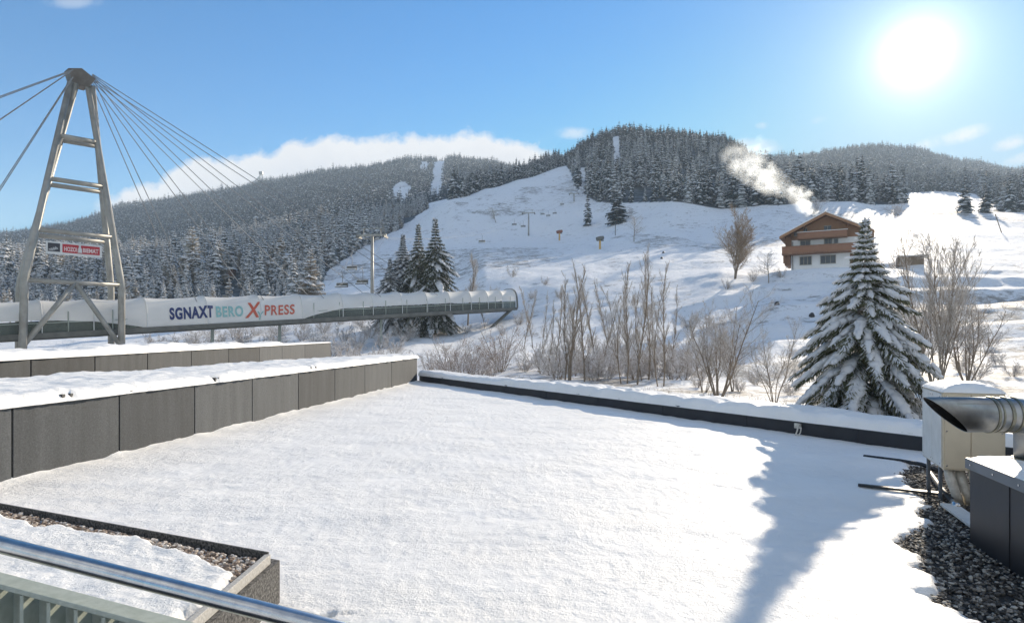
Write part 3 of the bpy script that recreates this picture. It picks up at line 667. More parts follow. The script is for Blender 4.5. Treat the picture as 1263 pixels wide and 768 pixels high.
# --- hero spruce in front of the chalet
def rich_spruce(seed, needle, load, lite, wide):
    random.seed(seed); hgt = 5.69
    tr = MB(); tr.tube([(0, 0, -0.2), (0, 0, 2), (0, 0, hgt-.05)], [.10, .07, .006], 8); 
    nd = MB(); sn = MB()
    def radius(t):   # t metres below the top
        return np.interp(t, [0, .25, .6, 1.0, 1.4, 1.84, 2.4, 3.2, 4.3, 5.2], [.015, .045, .12, .31, .58, .96, 1.22, 1.44, 1.64, 1.55])*wide
    def blob(c, rx, ry, rz, ax, seg=7):
        c = Vector(c); ax = Vector(ax).normalized(); up = Vector((0, 0, 1)); sd = ax.cross(up).normalized() if abs(ax.z) < .95 else Vector((1, 0, 0)); u2 = sd.cross(ax)
        v = []; rings = 4
        for i in range(1, rings):
            th = math.pi*i/rings
            for j in range(seg):
                p = 2*math.pi*j/seg; k = random.uniform(.8, 1.2)
                v.append(c+ax*rx*math.cos(th)*k+sd*ry*math.sin(th)*math.cos(p)*k+u2*rz*math.sin(th)*math.sin(p)*k)
        v = [c+ax*rx]+v+[c-ax*rx]; f = [(0, 1+(j+1) % seg, 1+j) for j in range(seg)]
        for i in range(rings-2):
            f += [(1+i*seg+j, 1+i*seg+(j+1) % seg, 1+(i+1)*seg+(j+1) % seg, 1+(i+1)*seg+j) for j in range(seg)]
        L = len(v)-1; f += [(L, 1+(rings-2)*seg+j, 1+(rings-2)*seg+(j+1) % seg) for j in range(seg)]
        sn.add(v, f)
    def spike(p, d, L, w):
        d = Vector(d).normalized(); a = d.orthogonal().normalized(); b = d.cross(a); p = Vector(p)
        v = [p+a*w*.5, p-a*w*.25+b*w*.45, p-a*w*.25-b*w*.45, p+d*L*.55+a*w, p+d*L*.55-a*w*.5+b*w*.9, p+d*L*.55-a*w*.5-b*w*.9, p+d*L]
        nd.add(v, [(0, 1, 4, 3), (1, 2, 5, 4), (2, 0, 3, 5), (3, 4, 6), (4, 5, 6), (5, 3, 6)])
    t = 0.12
    while t < 5.15:
        zc = hgt-t; Rr = float(radius(t)); nb = int(5+6.5*min(1, t/1.6)); a0 = random.random()*6.28
        for b in range(nb):
            an = a0+b*6.283/nb+random.uniform(-.35, .35)
            if t > .8 and random.random() < .13: continue
            L = Rr*(1+.13*math.sin(2*an+1.3*t)+.08*math.sin(3*an-2.1*t))*random.choice((random.uniform(.6, 1.0), random.uniform(.85, 1.22)))
            ca, sa = math.cos(an), math.sin(an)
            up0 = np.interp(t, [0, .6, 1.5, 3, 5], [.9, .45, .12, -.12, -.25]); dr = np.interp(t, [0, .8, 2, 5], [0., .28, .52, .62])
            npt = 9; pts = []
            for i in range(npt+1):
                f = i/npt
                pts.append(Vector((ca*L*f, sa*L*f, zc+L*(up0*f-dr*f*f+(.16*max(0, f-.75)/.25*.5)))))
            tr.tube(pts, [max(.012*min(1, L)*(1-i/npt*.85), .003) for i in range(npt+1)], 4, caps=False)
            side = Vector((-sa, ca, 0))
            ntw = max(4, int(L/.042))
            for k in range(ntw):
                f = .16+.84*(k+random.random()*.6)/ntw; q = f*npt; i = min(int(q), npt-1); p = pts[i].lerp(pts[i+1], q-i); td = (pts[i+1]-pts[i]).normalized()
                for s in (-1, 1):
                    tl = (.07+.30*L*(1-f)**.8*min(1, f*3.0))*random.uniform(.7, 1.25); tl = min(tl, .42)
                    dv = (td*.8+side*s*random.uniform(.55, .95)+Vector((0, 0, random.uniform(-.62, -.08)))).normalized()
                    m = max(1, int(tl/.085))
                    for j in range(m):
                        pj = p+dv*tl*j/m
                        spike(pj, dv+Vector((random.gauss(0, .25), random.gauss(0, .25), random.gauss(0, .2)-.1)), tl/m*1.5+.03, .011)
                        if j or random.random() < .5:
                            spike(pj, dv*.6+side*random.choice((-1, 1))*.6+td*.3+Vector((0, 0, random.uniform(-.7, .1))), .09*random.uniform(.7, 1.3), .010)
                    if random.random() < lite and t > .3:
                        blob(p+dv*tl*random.uniform(.3, .8)+Vector((0, 0, .014)), tl*random.uniform(.25, .5)+.01, .019, .013, dv, 5)
            # snow lying along the branch
            if random.random() < load*np.interp(t, [0, .5, 1.2, 5], [.5, .65, .82, .88]):
                f0, f1 = random.uniform(.10, .38), random.uniform(.86, 1.03)
                ns = max(3, int((f1-f0)*L/.10))
                for k in range(ns+1):
                    f = f0+(f1-f0)*k/ns; q = min(f, .999)*npt; i = min(int(q), npt-1); p = pts[i].lerp(pts[i+1], q-i); td = (pts[i+1]-pts[i]).normalized()
                    w = (.022+.106*min(L, 1.35)*(math.sin(min(1, .25+.75*(f-f0)/(f1-f0)*1.0)*2.6)))*random.uniform(.65, 1.3)
                    if random.random() < .07: continue
                    blob(p+side*random.uniform(-.02, .02)+Vector((0, 0, .018+w*.18)), .14*random.uniform(.8, 1.4), w, .016+w*.36, td+Vector((random.gauss(0, .15), random.gauss(0, .15), -.15)), 8)
        t += np.interp(t, [0, 1, 3, 5], [.10, .14, .175, .20])
    spike((0, 0, hgt-.14), (0, 0, 1), .2, .012)
    blob((0.0, 0, hgt-.12), .03, .03, .05, (1, 0, 0))
    return [(nm, mb.mesh(nm, [mt], sm)) for mb, nm, mt, sm in ((tr, 'trunk', 'bark', True), (nd, 'crown', needle, False), (sn, 'snow_load', 'snow_leaf', True))]
def put_spruce(meshes, loc, sc, rz, label, wx=1.0):
    root = empty('spruce_tree', loc, label, 'tree'); root.scale = (sc*wx, sc*wx, sc); root.rotation_euler = (0, 0, rz)
    for nm, me in meshes:
        c = bpy.data.objects.new(nm, me); COL.objects.link(c); c.parent = root
put_spruce(rich_spruce(5, 'needle', 1.05, .8, 1.0), (P(1067, 0, 15.0).x, 15.0, -1.0), 1.0, 0, 'large snow laden spruce standing right behind the low roof parapet', .94)
DK = rich_spruce(6, 'needle', .30, .22, .72); LT = rich_spruce(8, 'needle_hoar', .75, .5, .75)
for px, d, h, rz, ms, wx, lab in [(537, 118, 21.5, .3, DK, 1.0, 'darkest tall spruce of the group behind the covered bridge'), (516, 121, 20.5, 2.1, DK, .95, 'tall snow flecked spruce left of the darkest one behind the bridge'),
                                  (497, 124, 18.5, 4.0, LT, 1.1, 'shorter snowy spruce at the left of the group behind the bridge'), (481, 120, 14.0, 1.0, LT, 1.2, 'lowest whitish spruce at the far left of the group behind the bridge')]:
    put_spruce(ms, (d*(px-CX)/F, d, T(px, d)-.3), h/5.69, rz, lab, wx)

# --- leafless trees
bare_proto('tall_a', seed=1, height=10, stems=1, spread=.035, style='upright', dens=.9, start=.18, rad=.07, twr=.0065)
bare_proto('tall_b', seed=2, height=10, stems=2, spread=.05, style='upright', dens=.9, start=.18, rad=.065, twr=.0065)
bare_proto('tall_c', seed=3, height=10, stems=1, spread=.04, style='upright', dens=1.0, start=.18, rad=.075, twr=.0065)
bare_proto('thick', seed=4, height=10, stems=3, spread=.035, style='upright', dens=.9, start=.18, rad=.10, twr=.0065)
bare_proto('multi', seed=5, height=6, stems=8, spread=.42, style='bush', dens=.95, start=.3, rad=.05, twr=.006)
bare_proto('multi_b', seed=6, height=5, stems=5, spread=.35, style='bush', dens=.9, start=.25, rad=.035, twr=.006)
bare_proto('fan', seed=9, height=7, stems=9, spread=.42, style='upright', dens=1.0, start=.25, rad=.042, twr=.006)
bare_proto('round', seed=7, height=10, stems=1, spread=.05, style='round', dens=1.1, start=.28, rad=.17, twr=.018, twig='twig_frost')
bare_proto('round_b', seed=8, height=8, stems=2, spread=.25, style='round', dens=.9, start=.25, rad=.12, twr=.016)
bare_proto('slim_frost', seed=10, height=12, stems=1, spread=.04, style='upright', dens=1.2, start=.3, rad=.14, twr=.016, twig='twig_frost')
bare_proto('oval', seed=21, height=13, stems=4, spread=.10, style='bush', dens=1.25, start=.12, rad=.12, twr=.018, twig='twig_larch')
bare_proto('shrub', seed=12, height=3, stems=9, spread=.9, style='bush', dens=.75, start=.1, rad=.022, twr=.008, twig='twig_frost')
bare_proto('shrub_b', seed=13, height=3, stems=11, spread=1.1, style='round', dens=.6, start=.1, rad=.022, twr=.008, twig='twig_frost')
bare_proto('shrub_tan', seed=14, height=4, stems=12, spread=.9, style='bush', dens=.62, start=.2, rad=.03, twr=.008, twig='twig_pink')

B = place_bare
B('bare_tree', 'slim_frost', 577, 128, 15.5, 'tall slender frosted tree right of the dark spruces behind the bridge')
B('bare_tree', 'tall_c', 598, 122, 8.5, 'faint leafless tree behind the far end of the bridge roof')
B('bare_tree', 'tall_a', 553, 126, 8, 'low leafless tree between dark spruce and slender frosted tree')
B('bare_tree', 'tall_c', 646, 88, 9.0, 'thin leafless tree just right of the end of the bridge')
B('bare_tree', 'tall_c', 657, 90, 9.4, 'thin leafless tree second from the end of the bridge', rz=2)
B('bare_tree', 'tall_a', 669, 86, 8.0, 'thin leafless tree third from the end of the bridge')
B('bare_tree', 'thick', 700, 45, 8.7, 'thickest brown leafless clump at the left of the tall thin trees')
B('bare_tree', 'tall_a', 684, 50, 7.3, 'thin twin stemmed tree leaning beside the thickest leafless clump')
B('bare_tree', 'tall_a', 721, 45, 8.8, 'twin stemmed leafless tree next right of the thickest clump')
B('bare_tree', 'tall_c', 734, 62, 9.8, 'leafless tree set back behind the twin stemmed tree')
B('bare_tree', 'tall_c', 752, 72, 10.0, 'single leafless tree set far back between the taller trees')
B('bare_tree', 'tall_b', 770, 44, 8.9, 'leafless tree with two close stems left of the tallest one')
B('bare_tree', 'tall_a', 786, 43, 9.6, 'tallest of the thin leafless trees behind the parapet', rz=1.0)
B('bare_tree', 'tall_b', 815, 41, 8.5, 'rightmost of the tall thin leafless trees with three stems')
B('bare_tree', 'multi', 886, 34, 6.2, 'broad many stemmed leafless tree left of the snowy spruce', sx=1.05)
B('bare_tree', 'multi_b', 955, 32, 4.4, 'small thin many stemmed tree beside the snow laden spruce')
B('bare_tree', 'fan', 1156, 29, 7.4, 'fan shaped many stemmed leafless tree right of the snowy spruce', rz=.4)
for px, d, h, key, lab in [(664, 60, 6.4, 'tall_c', 'slim pale tree between the bridge end trees and the thickest clump'), (676, 56, 6.8, 'tall_a', 'pale twin tree left of the leaning twin stemmed tree'),
                           (710, 56, 8.4, 'tall_b', 'pale three stemmed tree just right of the thickest clump'), (742, 50, 7.0, 'tall_c', 'short slim tree below the far set single tree'), (760, 58, 8.6, 'tall_b', 'pale three stemmed tree behind the two close stems'),
                           (777, 52, 8.8, 'tall_a', 'pale twin tree touching the tallest tree on its left'), (796, 46, 9.8, 'tall_b', 'very tall three stemmed tree right of the tallest thin tree'), (804, 56, 8.5, 'tall_c', 'slim tree between the very tall and the rightmost trees'),
                           (826, 48, 7.2, 'tall_a', 'slightly lower twin tree right of the rightmost three stemmed tree'), (842, 60, 6.0, 'tall_c', 'last low slim tree before the broad many stemmed tree')]:
    B('bare_tree', key, px, d, h, lab)
for px, d, h, lab in [(868, 37, 4.6, 'left arm of the many stemmed group before the shaded bank'), (904, 38, 4.8, 'right neighbour of the broad many stemmed tree')]:
    B('bare_tree', 'multi_b', px, d, h, lab)
for px, d, h, lab in [(1128, 33, 5.2, 'lower leafless tree left of the fan shaped tree'), (1192, 32, 5.4, 'lower leafless tree right of the fan shaped tree leaning outward')]:
    B('bare_tree', 'multi', px, d, h, lab, sx=1.1)
B('bare_tree', 'oval', 906, 122, 13.4, 'tall ochre frosted tree on the slope left of the chalet', sx=1.1)
B('bare_tree', 'round', 948, 112, 6.0, 'small snow laden round tree beside the left wall of the chalet')
B('bare_tree', 'shrub_b', 1006, 262, 9.5, 'rounded frosted tree behind the chalet roof beside the smoke')
B('bare_tree', 'shrub_b', 1105, 262, 7.5, 'pale rounded tree at the right end of the hill forest')
B('bare_tree', 'round', 782, 240, 10.5, 'lone frosted tree on the slope above the tall thin trees')
B('bare_tree', 'round_b', 612, 335, 10, 'small dark leafless tree in the shade of the ski slope')
B('bare_tree', 'round_b', 1150, 116, 7.2, 'round leafless tree beside the low shed')
B('bare_tree', 'round_b', 1178, 118, 5.6, 'lower round leafless tree right of the one at the shed')
for px, d, h, lab in [(897, 114, 2.4, 'low shrub at the foot of the tall ochre tree'), (928, 116, 3.0, 'thin snowy shrub between tall ochre tree and small round tree'),
                      (963, 113, 2.4, 'snowy shrub at the left corner of the chalet'), (1085, 112, 2.3, 'snowy shrub at the field edge right of the chalet'),
                      (1100, 114, 2.0, 'snowy shrub left of the low shed')]:
    B('shrub', 'shrub', px, d, h, lab, 'shrub')
# frosted undergrowth shrubs
sh = [('thicket of frosted shrub below the tall thin trees', 'shrubs below the tall thin trees', 'shrub', [(px, d) for px, d in
        [(682, 52), (695, 58), (708, 50), (715, 62), (730, 52), (742, 58), (750, 48), (762, 55), (775, 60), (790, 52), (798, 62), (808, 48), (822, 56), (836, 52), (845, 46), (742, 70), (765, 75), (700, 72), (812, 70), (660, 66), (688, 46), (727, 47), (757, 62), (783, 47), (801, 53), (829, 48), (719, 56), (736, 46), (771, 52), (795, 70), (668, 58), (648, 60), (850, 54), (725, 80), (780, 84), (838, 62), (705, 62), (865, 50), (872, 60)]], (2.0, 3.5)),
      ('frosted shrub in the hollow under the covered bridge', 'shrubs under the covered bridge', 'shrub_b', [(px, d) for px, d in
        [(215, 84), (232, 92), (248, 88), (266, 98), (283, 92), (300, 104), (318, 96), (335, 108), (352, 100), (372, 112), (390, 104), (408, 90), (424, 108), (440, 98), (455, 112), (470, 100), (486, 92), (500, 106), (430, 82), (452, 78), (398, 118), (345, 120), (290, 118), (240, 112), (415, 66), (436, 62), (460, 70), (480, 64), (190, 100), (260, 122), (315, 124), (375, 126), (420, 128), (445, 126)]], (3.0, 5.0)),
      ('tan twiggy shrub beside the wall corner below the end of the bridge', 'tan shrubs at the wall corner', 'shrub_tan', [(px, d) for px, d in
        [(548, 50), (568, 46), (588, 52), (606, 54), (618, 62), (556, 64), (580, 66), (600, 70), (534, 60)]], (2.6, 5.4)),
      ('low frosted shrub on the bank behind the right parapet', 'shrubs behind the right parapet', 'shrub', [(px, d) for px, d in
        [(912, 38), (932, 44), (975, 36), (860, 40), (1120, 34), (1185, 36), (1205, 33), (1230, 40), (1250, 34), (985, 48), (1195, 46), (1220, 52)]], (1.0, 1.7)),
      ('low shrub on the snowy bank at the foot of the ski slope', 'shrubs at the foot of the ski slope', 'shrub', [(px, d) for px, d in
        [(560, 150), (585, 160), (610, 150), (632, 165), (655, 140), (672, 150), (690, 135), (705, 120), (720, 130), (545, 140), (640, 120), (620, 110), (575, 118), (780, 118), (800, 108), (850, 92)]], (2.2, 3.6))]
for lab, grp, key, lst, (h0, h1) in sh:
    for px, d in lst:
        B('shrub', random.choice([key, 'shrub'] if key != 'shrub_tan' else [key]), px, d, random.uniform(h0, h1), lab, 'shrub', grp, sx=random.uniform(1.0, 1.35))

# dry grass and stalks along the outside of the parapet
gr = MB(); random.seed(31)
PA, PB = Vector((-4.0, 28.0, 0)), Vector((7.13, 11.1, 0)); pdir = (PB-PA).normalized(); pout = Vector((-pdir.y, pdir.x, 0))
if pout.y < 0: pout = -pout
for i in range(2600):
    s = random.uniform(-1, 26); off = random.choice([random.uniform(1.5, 2.4), random.uniform(1.5, 14)])
    p = PA+pdir*s+pout*off; z = TX(p.x, p.y) if p.y > 3 else -1
    L = random.uniform(.25, .8)*(1.35 if random.random() < .1 else 1)
    z = max(z, -.5 if off < 2.4 else z)
    d = Vector((random.gauss(0, .3), random.gauss(0, .3), 1)).normalized()
    gr.tube([(p.x, p.y, z-.1), Vector((p.x, p.y, z))+d*L*.6, Vector((p.x, p.y, z))+d*L+Vector((random.gauss(0, .1), 0, -.05))], [.008, .006, .002], 3, caps=False)
tag(gr.build('dry_grass', 'grass'), 'dry grass stalks poking from the snow behind the parapet', 'grass', None, 'stuff')

# ------------------------------------------------------------------ the roof terrace
W0, W1 = Vector((-6.86, 8.7, 0)), Vector((-4.06, 28.0, 0)); wdir = (W1-W0).normalized(); wout = Vector((-wdir.y, wdir.x, 0))  # wout: away from the terrace
if wout.x > 0: wout = -wout
def wall_hit(px):      # where the sight line of a column meets the wall face
    u = (px-CX)/F; t = (u*W0.y-W0.x)/(wdir.x-u*wdir.y); return t
GXB = [(10.9, 6.9), (9.04, 5.46), (8.33, 5.14), (7.55, 4.99), (6.48, 4.04), (5.78, 3.67), (5.48, 3.65), (5.05, 3.34), (4.75, 3.37), (4.3, 3.3), (0, 3.2)]
gd = np.array([a for a, b in GXB][::-1]); gxv = np.array([b for a, b in GXB][::-1])
def xb(d): return np.interp(d, gd, gxv)
par_n = pout
rows = np.concatenate([np.linspace(-3, 2.5, 20), 2.5*np.exp(np.linspace(0, math.log(29.5/2.5), 420))[1:]])
cols = np.linspace(0, 1, 560)
XX = np.zeros((len(rows), len(cols))); YY = np.zeros_like(XX)
for i, y in enumerate(rows):
    xl = W0.x+wdir.x/wdir.y*(y-W0.y)-.02; xr = min(9.5, PA.x+pdir.x/pdir.y*(y-PA.y)+.02) if y > 8 else 9.5
    if xr < xl+.02: xr = xl+.02
    XX[i] = xl+(xr-xl)*cols; YY[i] = y
ZZ = 0.030*fbm(XX/2.4, YY/1.5, 3, 3)+0.011*fbm(XX/.55, YY/.40, 2, 4)-0.012*sstep(.35, .7, fbm(XX/.9, YY/.7, 2, 19))+0.0065*fbm(XX/.07, YY/.07, 2, 5)
e = (xb(YY)+.22*fbm(XX*0+3, YY/.35, 3, 8)+.10*fbm(XX/.15, YY/.15, 2, 9))-XX
drop = 1-sstep(-.05, .16, e)
drop = drop*(1-sstep(10.0, 11.0, YY+0.6*(XX-6.0)))
ZZ = ZZ-drop*.11
hole = 1-sstep(.02, .12, np.hypot((XX+1.35)/1.5, (YY-4.62)/.7)+.12*fbm(XX/.05, YY/.05, 2, 15))   # thin spot by the planter
ZZ -= hole*.06
# snow creeps a little up against the wall foot
dl = XX-(W0.x+wdir.x/wdir.y*(YY-W0.y)); ZZ += .035*np.exp(-dl/.12)*(1+fbm(XX/.3, YY/.3, 2, 6))
o = grid_mesh('roof_snow_ground', XX, YY, ZZ, 'snow', True)
tag(o, 'flat roof terrace covered in fresh snow', None, None, 'structure')
gb = MB(); gb.prism([(-1.9, -3), (9.5, -3), (9.5, 8), (6.2, 12.2), (2.0, 9), (-1.9, 5.4)], -.5, -.055)
tag(gb.build('gravel_ground', 'gravel_bed'), 'dark gravel bed of the roof beneath the snow', None, None, 'structure')

def stones(n, sampler, r0, r1, seed, name, mat, label):
    random.seed(seed); mb = MB()
    t = (1+5**.5)/2
    iv = [(-1, t, 0), (1, t, 0), (-1, -t, 0), (1, -t, 0), (0, -1, t), (0, 1, t), (0, -1, -t), (0, 1, -t), (t, 0, -1), (t, 0, 1), (-t, 0, -1), (-t, 0, 1)]
    jf = [(0,11,5),(0,5,1),(0,1,7),(0,7,10),(0,10,11),(1,5,9),(5,11,4),(11,10,2),(10,7,6),(7,1,8),(3,9,4),(3,4,2),(3,2,6),(3,6,8),(3,8,9),(4,9,5),(2,4,11),(6,2,10),(8,6,7),(9,8,1)]
    for i in range(n):
        x, y, z = sampler(); r = random.uniform(r0, r1)/1.9; rz = random.random()*6.28; ca, sa = math.cos(rz), math.sin(rz)
        sx, sy, sz = random.uniform(.8, 1.5), random.uniform(.7, 1.1), random.uniform(.5, .85)
        v = []
        for a, b, c in iv:
            k = random.uniform(.82, 1.15)*r; a, b, c = a*sx*k, b*sy*k, c*sz*k; v.append((x+a*ca-b*sa, y+a*sa+b*ca, z+c))
        mb.add(v, jf)
    o = mb.build(name, mat); return tag(o, label, 'gravel', None, 'stuff')
def smp():
    while True:
        y = random.uniform(3.0, 10.2); x = random.uniform(float(xb(y))-.3, float(xb(y))+1.6)
        if x < 7: return x, y, -.045+random.uniform(0, .03)
stones(15000, smp, .009, .021, 71, 'roof_gravel', 'stones', 'grey gravel strip bare of snow along the right of the terrace')

# left wall of big panels
root = empty('parapet_wall', (W0.x, W0.y, 0), 'long grey panel wall with thick snow along the left of the terrace', 'wall')
seams = [-9.0, -7.0, -5.0, -3.0, -1.5] + [wall_hit(p) for p in (15, 147, 240, 311, 368, 413, 450, 483, 514.5)]
s0, s1 = seams[0], seams[-1]
core = MB(); wa = W0+wdir*s0+wout*.05; wb = W0+wdir*s1+wout*.05; wc = wb+wout*1.0; wd_ = wa+wout*1.0
core.prism([(p.x, p.y) for p in (wa, wd_, wc, wb)][::-1], -1.6, 1.03); core.build('wall_core', 'dark_gap', root)
rzw = math.atan2(wdir.y, wdir.x)
for a, b in zip(seams[:-1], seams[1:]):
    m = MB(); c = W0+wdir*(a+b)/2+wout*.022
    m.box((c.x, c.y, .49), (b-a-.028, .05, 1.125), rzw); m.build('wall_panel', 'panel', root, bev=.006)
m = MB(); c = wb+wdir*.03+wout*.5; m.box((c.x, c.y, .49), (.05, 1.0, 1.125), rzw); m.build('end_panel', 'panel', root, bev=.006)
# snow on top of the wall: a strip that narrows away from the viewer
S = np.linspace(s0, s1+.06, 420); V = np.linspace(0, 1, 60)
def strip_w(s):
    p = [W0+wdir*float(k) for k in s]; d = np.array([q.y for q in p])
    return np.interp(d, [0, 8, 11, 23, 28, 29], [4.4, 3.9, 3.5, 2.1, 1.25, 1.1])
Wd = strip_w(S)
SS, VV = np.meshgrid(S, V, indexing='ij'); WW = Wd[:, None]*VV
th = 0.13*np.clip(np.minimum(WW/.16, (Wd[:, None]-WW)/.2), 0, 1)**.45*np.clip((s1+.08-SS)/.12, 0, 1)**.45
nz = .05*fbm(SS/.9, WW/.9, 3, 81)+.03*fbm(SS/.22, WW/.22, 2, 82)
edge = -.045+.05*fbm(SS/.30, WW*0+1, 3, 83)+.02*fbm(SS/.08, WW*0+1, 2, 84)
gapm = np.zeros_like(SS)
for pxg in (78, 88, 266, 384, 390):
    sg = wall_hit(pxg); gapm = np.maximum(gapm, np.exp(-((SS-sg)/.05)**2)*np.exp(-(WW/.13)**2))
off = WW+edge*np.exp(-WW/.15)
X = W0.x+wdir.x*SS+wout.x*off; Y = W0.y+wdir.y*SS+wout.y*off
Zt = 1.03+np.where(VV == 0, -.02, (th+nz*np.clip(th/.13, 0, 1)+.03)*(1-.85*gapm))
o = grid_mesh('snow_cap', X, Y, Zt, 'snow_soft', True, flip=False); o.parent = root; o.matrix_parent_inverse = Matrix.Translation(root.location).inverted()
for pxg in (78, 88, 266, 270, 384, 390):
    c = W0+wdir*wall_hit(pxg)+wout*.05; m = MB(); m.box((c.x, c.y, 1.075), (.07, .10, .075), rzw+.2); m.build('clip', 'black', root)
# lower roof surface carrying that snow
m = MB(); ps = [W0+wdir*s0+wout*.3, W0+wdir*s1+wout*.3]
far = [W0+wdir*float(s)+wout*float(w) for s, w in zip(S[::40], Wd[::40])]
m.prism([(ps[0].x, ps[0].y), (ps[1].x, ps[1].y)]+[(p.x, p.y) for p in far[::-1]], -2.5, 1.02); m.build('roof_slab', 'anthracite', root)
m = MB(); c = W0+wdir*(s1-.35)+wout*.3
m.tube([c+Vector((math.cos(a)*.26, 0, 1.12+.26*math.sin(a))) for a in np.linspace(0, math.pi, 12)], .012, 6); m.build('ring_handle', 'steel', root)

# second wall behind it
V0 = Vector((-10.5, 13.3, 0)); V1 = Vector((-12.4, 44.0, 0)); vdir = (V1-V0).normalized(); vout = Vector((-vdir.y, vdir.x, 0))
if vout.x > 0: vout = -vout
def v_hit(px):
    u = (px-CX)/F; return (u*V0.y-V0.x)/(vdir.x-u*vdir.y)
root = empty('parapet_wall', (V0.x, V0.y, 0), 'shorter grey panel wall with thin snow standing behind the long one', 'wall')
se = [v_hit(38)-5.4, v_hit(38)-2.7]+[v_hit(p) for p in (38, 117, 182, 236, 282, 320, 348, 376, 408)]
rzv = math.atan2(vdir.y, vdir.x)
m = MB(); c = V0+vdir*(se[0]+se[-1])/2+vout*.45; m.box((c.x, c.y, -.05), (se[-1]-se[0]-.06, .8, 3.0), rzv); m.build('wall_core', 'dark_gap', root)
for a, b in zip(se[:-1], se[1:]):
    m = MB(); c = V0+vdir*(a+b)/2+vout*.022; m.box((c.x, c.y, .2), (b-a-.04, .05, 2.6), rzv); m.build('wall_panel', 'panel', root, bev=.006)
m = MB(); c = V0+vdir*(se[-1]+.0)+vout*.45; m.box((c.x, c.y, .2), (.05, .8, 2.6), rzv); m.build('end_panel', 'panel', root, bev=.006)
S = np.linspace(se[0], se[-1], 420); V = np.linspace(0, 1, 26); SS, VV = np.meshgrid(S, V, indexing='ij'); wdt = 1.0
amt = np.interp(S, [v_hit(q) for q in (0, 120, 130, 233, 240, 296, 306, 345, 352, 408)], [.16, .13, .22, .22, .12, .20, .08, .18, .05, .03])[:, None]
th = amt*np.clip(np.minimum(VV/.16, (1-VV)/.16), 0, 1)**.5*np.clip((S[-1]-SS)/.2, 0, 1)**.5
Zt = 1.47+np.where(VV == 0, -.0, th*(1+.35*fbm(SS/.5, VV*2, 3, 91))+.035+.02*fbm(SS/.2, VV*4, 2, 92))
off = VV*wdt-.05*(1+fbm(SS/.4, VV*0, 3, 93))
o = grid_mesh('snow_cap', V0.x+vdir.x*SS+vout.x*off, V0.y+vdir.y*SS+vout.y*off, Zt, 'snow_soft', True); o.parent = root; o.matrix_parent_inverse = Matrix.Translation(root.location).inverted()

# low parapet across the far side
PE = PA+pdir*32.0
root = empty('low_parapet', (PA.x, PA.y, 0), 'low dark parapet with a snow cushion across the far side of the terrace', 'parapet')
rzp = math.atan2(pdir.y, pdir.x); c = (PA+PE)/2+pout*.5
m = MB(); m.box((c.x, c.y, -.75), (32.0, 1.0, 2.04), rzp); m.build('parapet_body', 'anthracite', root)
m = MB(); c2 = (PA+PE)/2-pout*.012; m.box((c2.x, c2.y, .265), (32.0, .02, .045), rzp); m.build('drip_edge', 'anth_cap', root)
for k in range(1, 13):         # sheet joints along the fascia
    q = PA+pdir*(k*2.45-.6)-pout*.004; m = MB(); m.box((q.x, q.y, .12), (.05, .012, .27), rzp); m.build('sheet_joint', 'anthracite', root)
S = np.linspace(-.05, 32, 900); V = np.linspace(0, 1, 40); SS, VV = np.meshgrid(S, V, indexing='ij')
th = .19*np.clip(np.minimum(VV/.14, (1-VV)/.2), 0, 1)**.5
seg = ((S/1.05) % 1)[:, None]; lump = .06*(1-np.abs(2*seg-1)**3)*sstep(5, 8, SS)*(1-sstep(17, 19, SS))
Zt = .27+np.where(VV == 0, -.015, th*(.8+.3*fbm(SS/1.4, VV*2, 3, 95))+lump*np.clip(th/.19, 0, 1)+.02*fbm(SS/.15, VV*6, 2, 96)+.03)
off = VV*1.08-.045-.03*fbm(SS/.35, VV*0, 3, 97)*(1-VV)
o = grid_mesh('snow_cap', PA.x+pdir.x*SS+pout.x*off, PA.y+pdir.y*SS+pout.y*off, Zt, 'snow_soft', True, flip=False); o.parent = root; o.matrix_parent_inverse = Matrix.Translation(root.location).inverted()
# cable outlet on the parapet
u = (985-CX)/F; tq = (u*PA.y-PA.x)/(pdir.x-u*pdir.y); q = PA+pdir*tq-pout*.03
m = MB(); m.box((q.x, q.y, .17), (.12, .06, .10), rzp)
m.tube([q+Vector((0, -.03, .16)), q+Vector((-.03, -.10, .19)), q+Vector((-.08, -.16, .10)), q+Vector((-.14, -.2, -.02))], .014, 6)
m.tube([q+Vector((.03, -.03, .16)), q+Vector((.01, -.13, .15)), q+Vector((-.02, -.17, .06)), q+Vector((-.10, -.22, -.02))], .012, 6)
m.build('cable_outlet', 'lagging', root)

# planter at the lower left
root = empty('roof_planter', (-3, 4.6, 0), 'raised planter bed with snow and a pebble border in the lower left corner', 'planter')
K = [(-1.80, 4.80), (-1.84, 3.2), (-7.0, 3.2), (-7.0, 7.25)]
m = MB(); m.prism([(-1.74, 4.86), (-6.98, 7.20), (-6.98, 3.1), (-1.78, 3.1)], -.3, .315); m.build('planter_wall', 'planter', root)
def rimbar(a, b, name, mt='rim', w=.045):
    a = Vector((*a, 0)); b = Vector((*b, 0)); c = (a+b)/2; m = MB()
    m.box((c.x, c.y, .352), ((b-a).length, w, .07), math.atan2(b.y-a.y, b.x-a.x)); m.build(name, mt, root, bev=.004)
rimbar((-1.80, 4.78), (-1.835, 3.1), 'rim_bar'); rimbar((-1.815, 4.825), (-6.95, 7.15), 'rim_bar', 'planter', .02)
gxs = np.linspace(-6.96, -1.83, 240); gt = np.linspace(0, 1, 160); GX, GT = np.meshgrid(gxs, gt, indexing='ij')
yb = 4.79+(7.13-4.79)*(-1.82-GX)/(6.95-1.82)-.03; GY = 3.12+(yb-3.12)*GT
db = yb-GY; dr = -1.84-GX
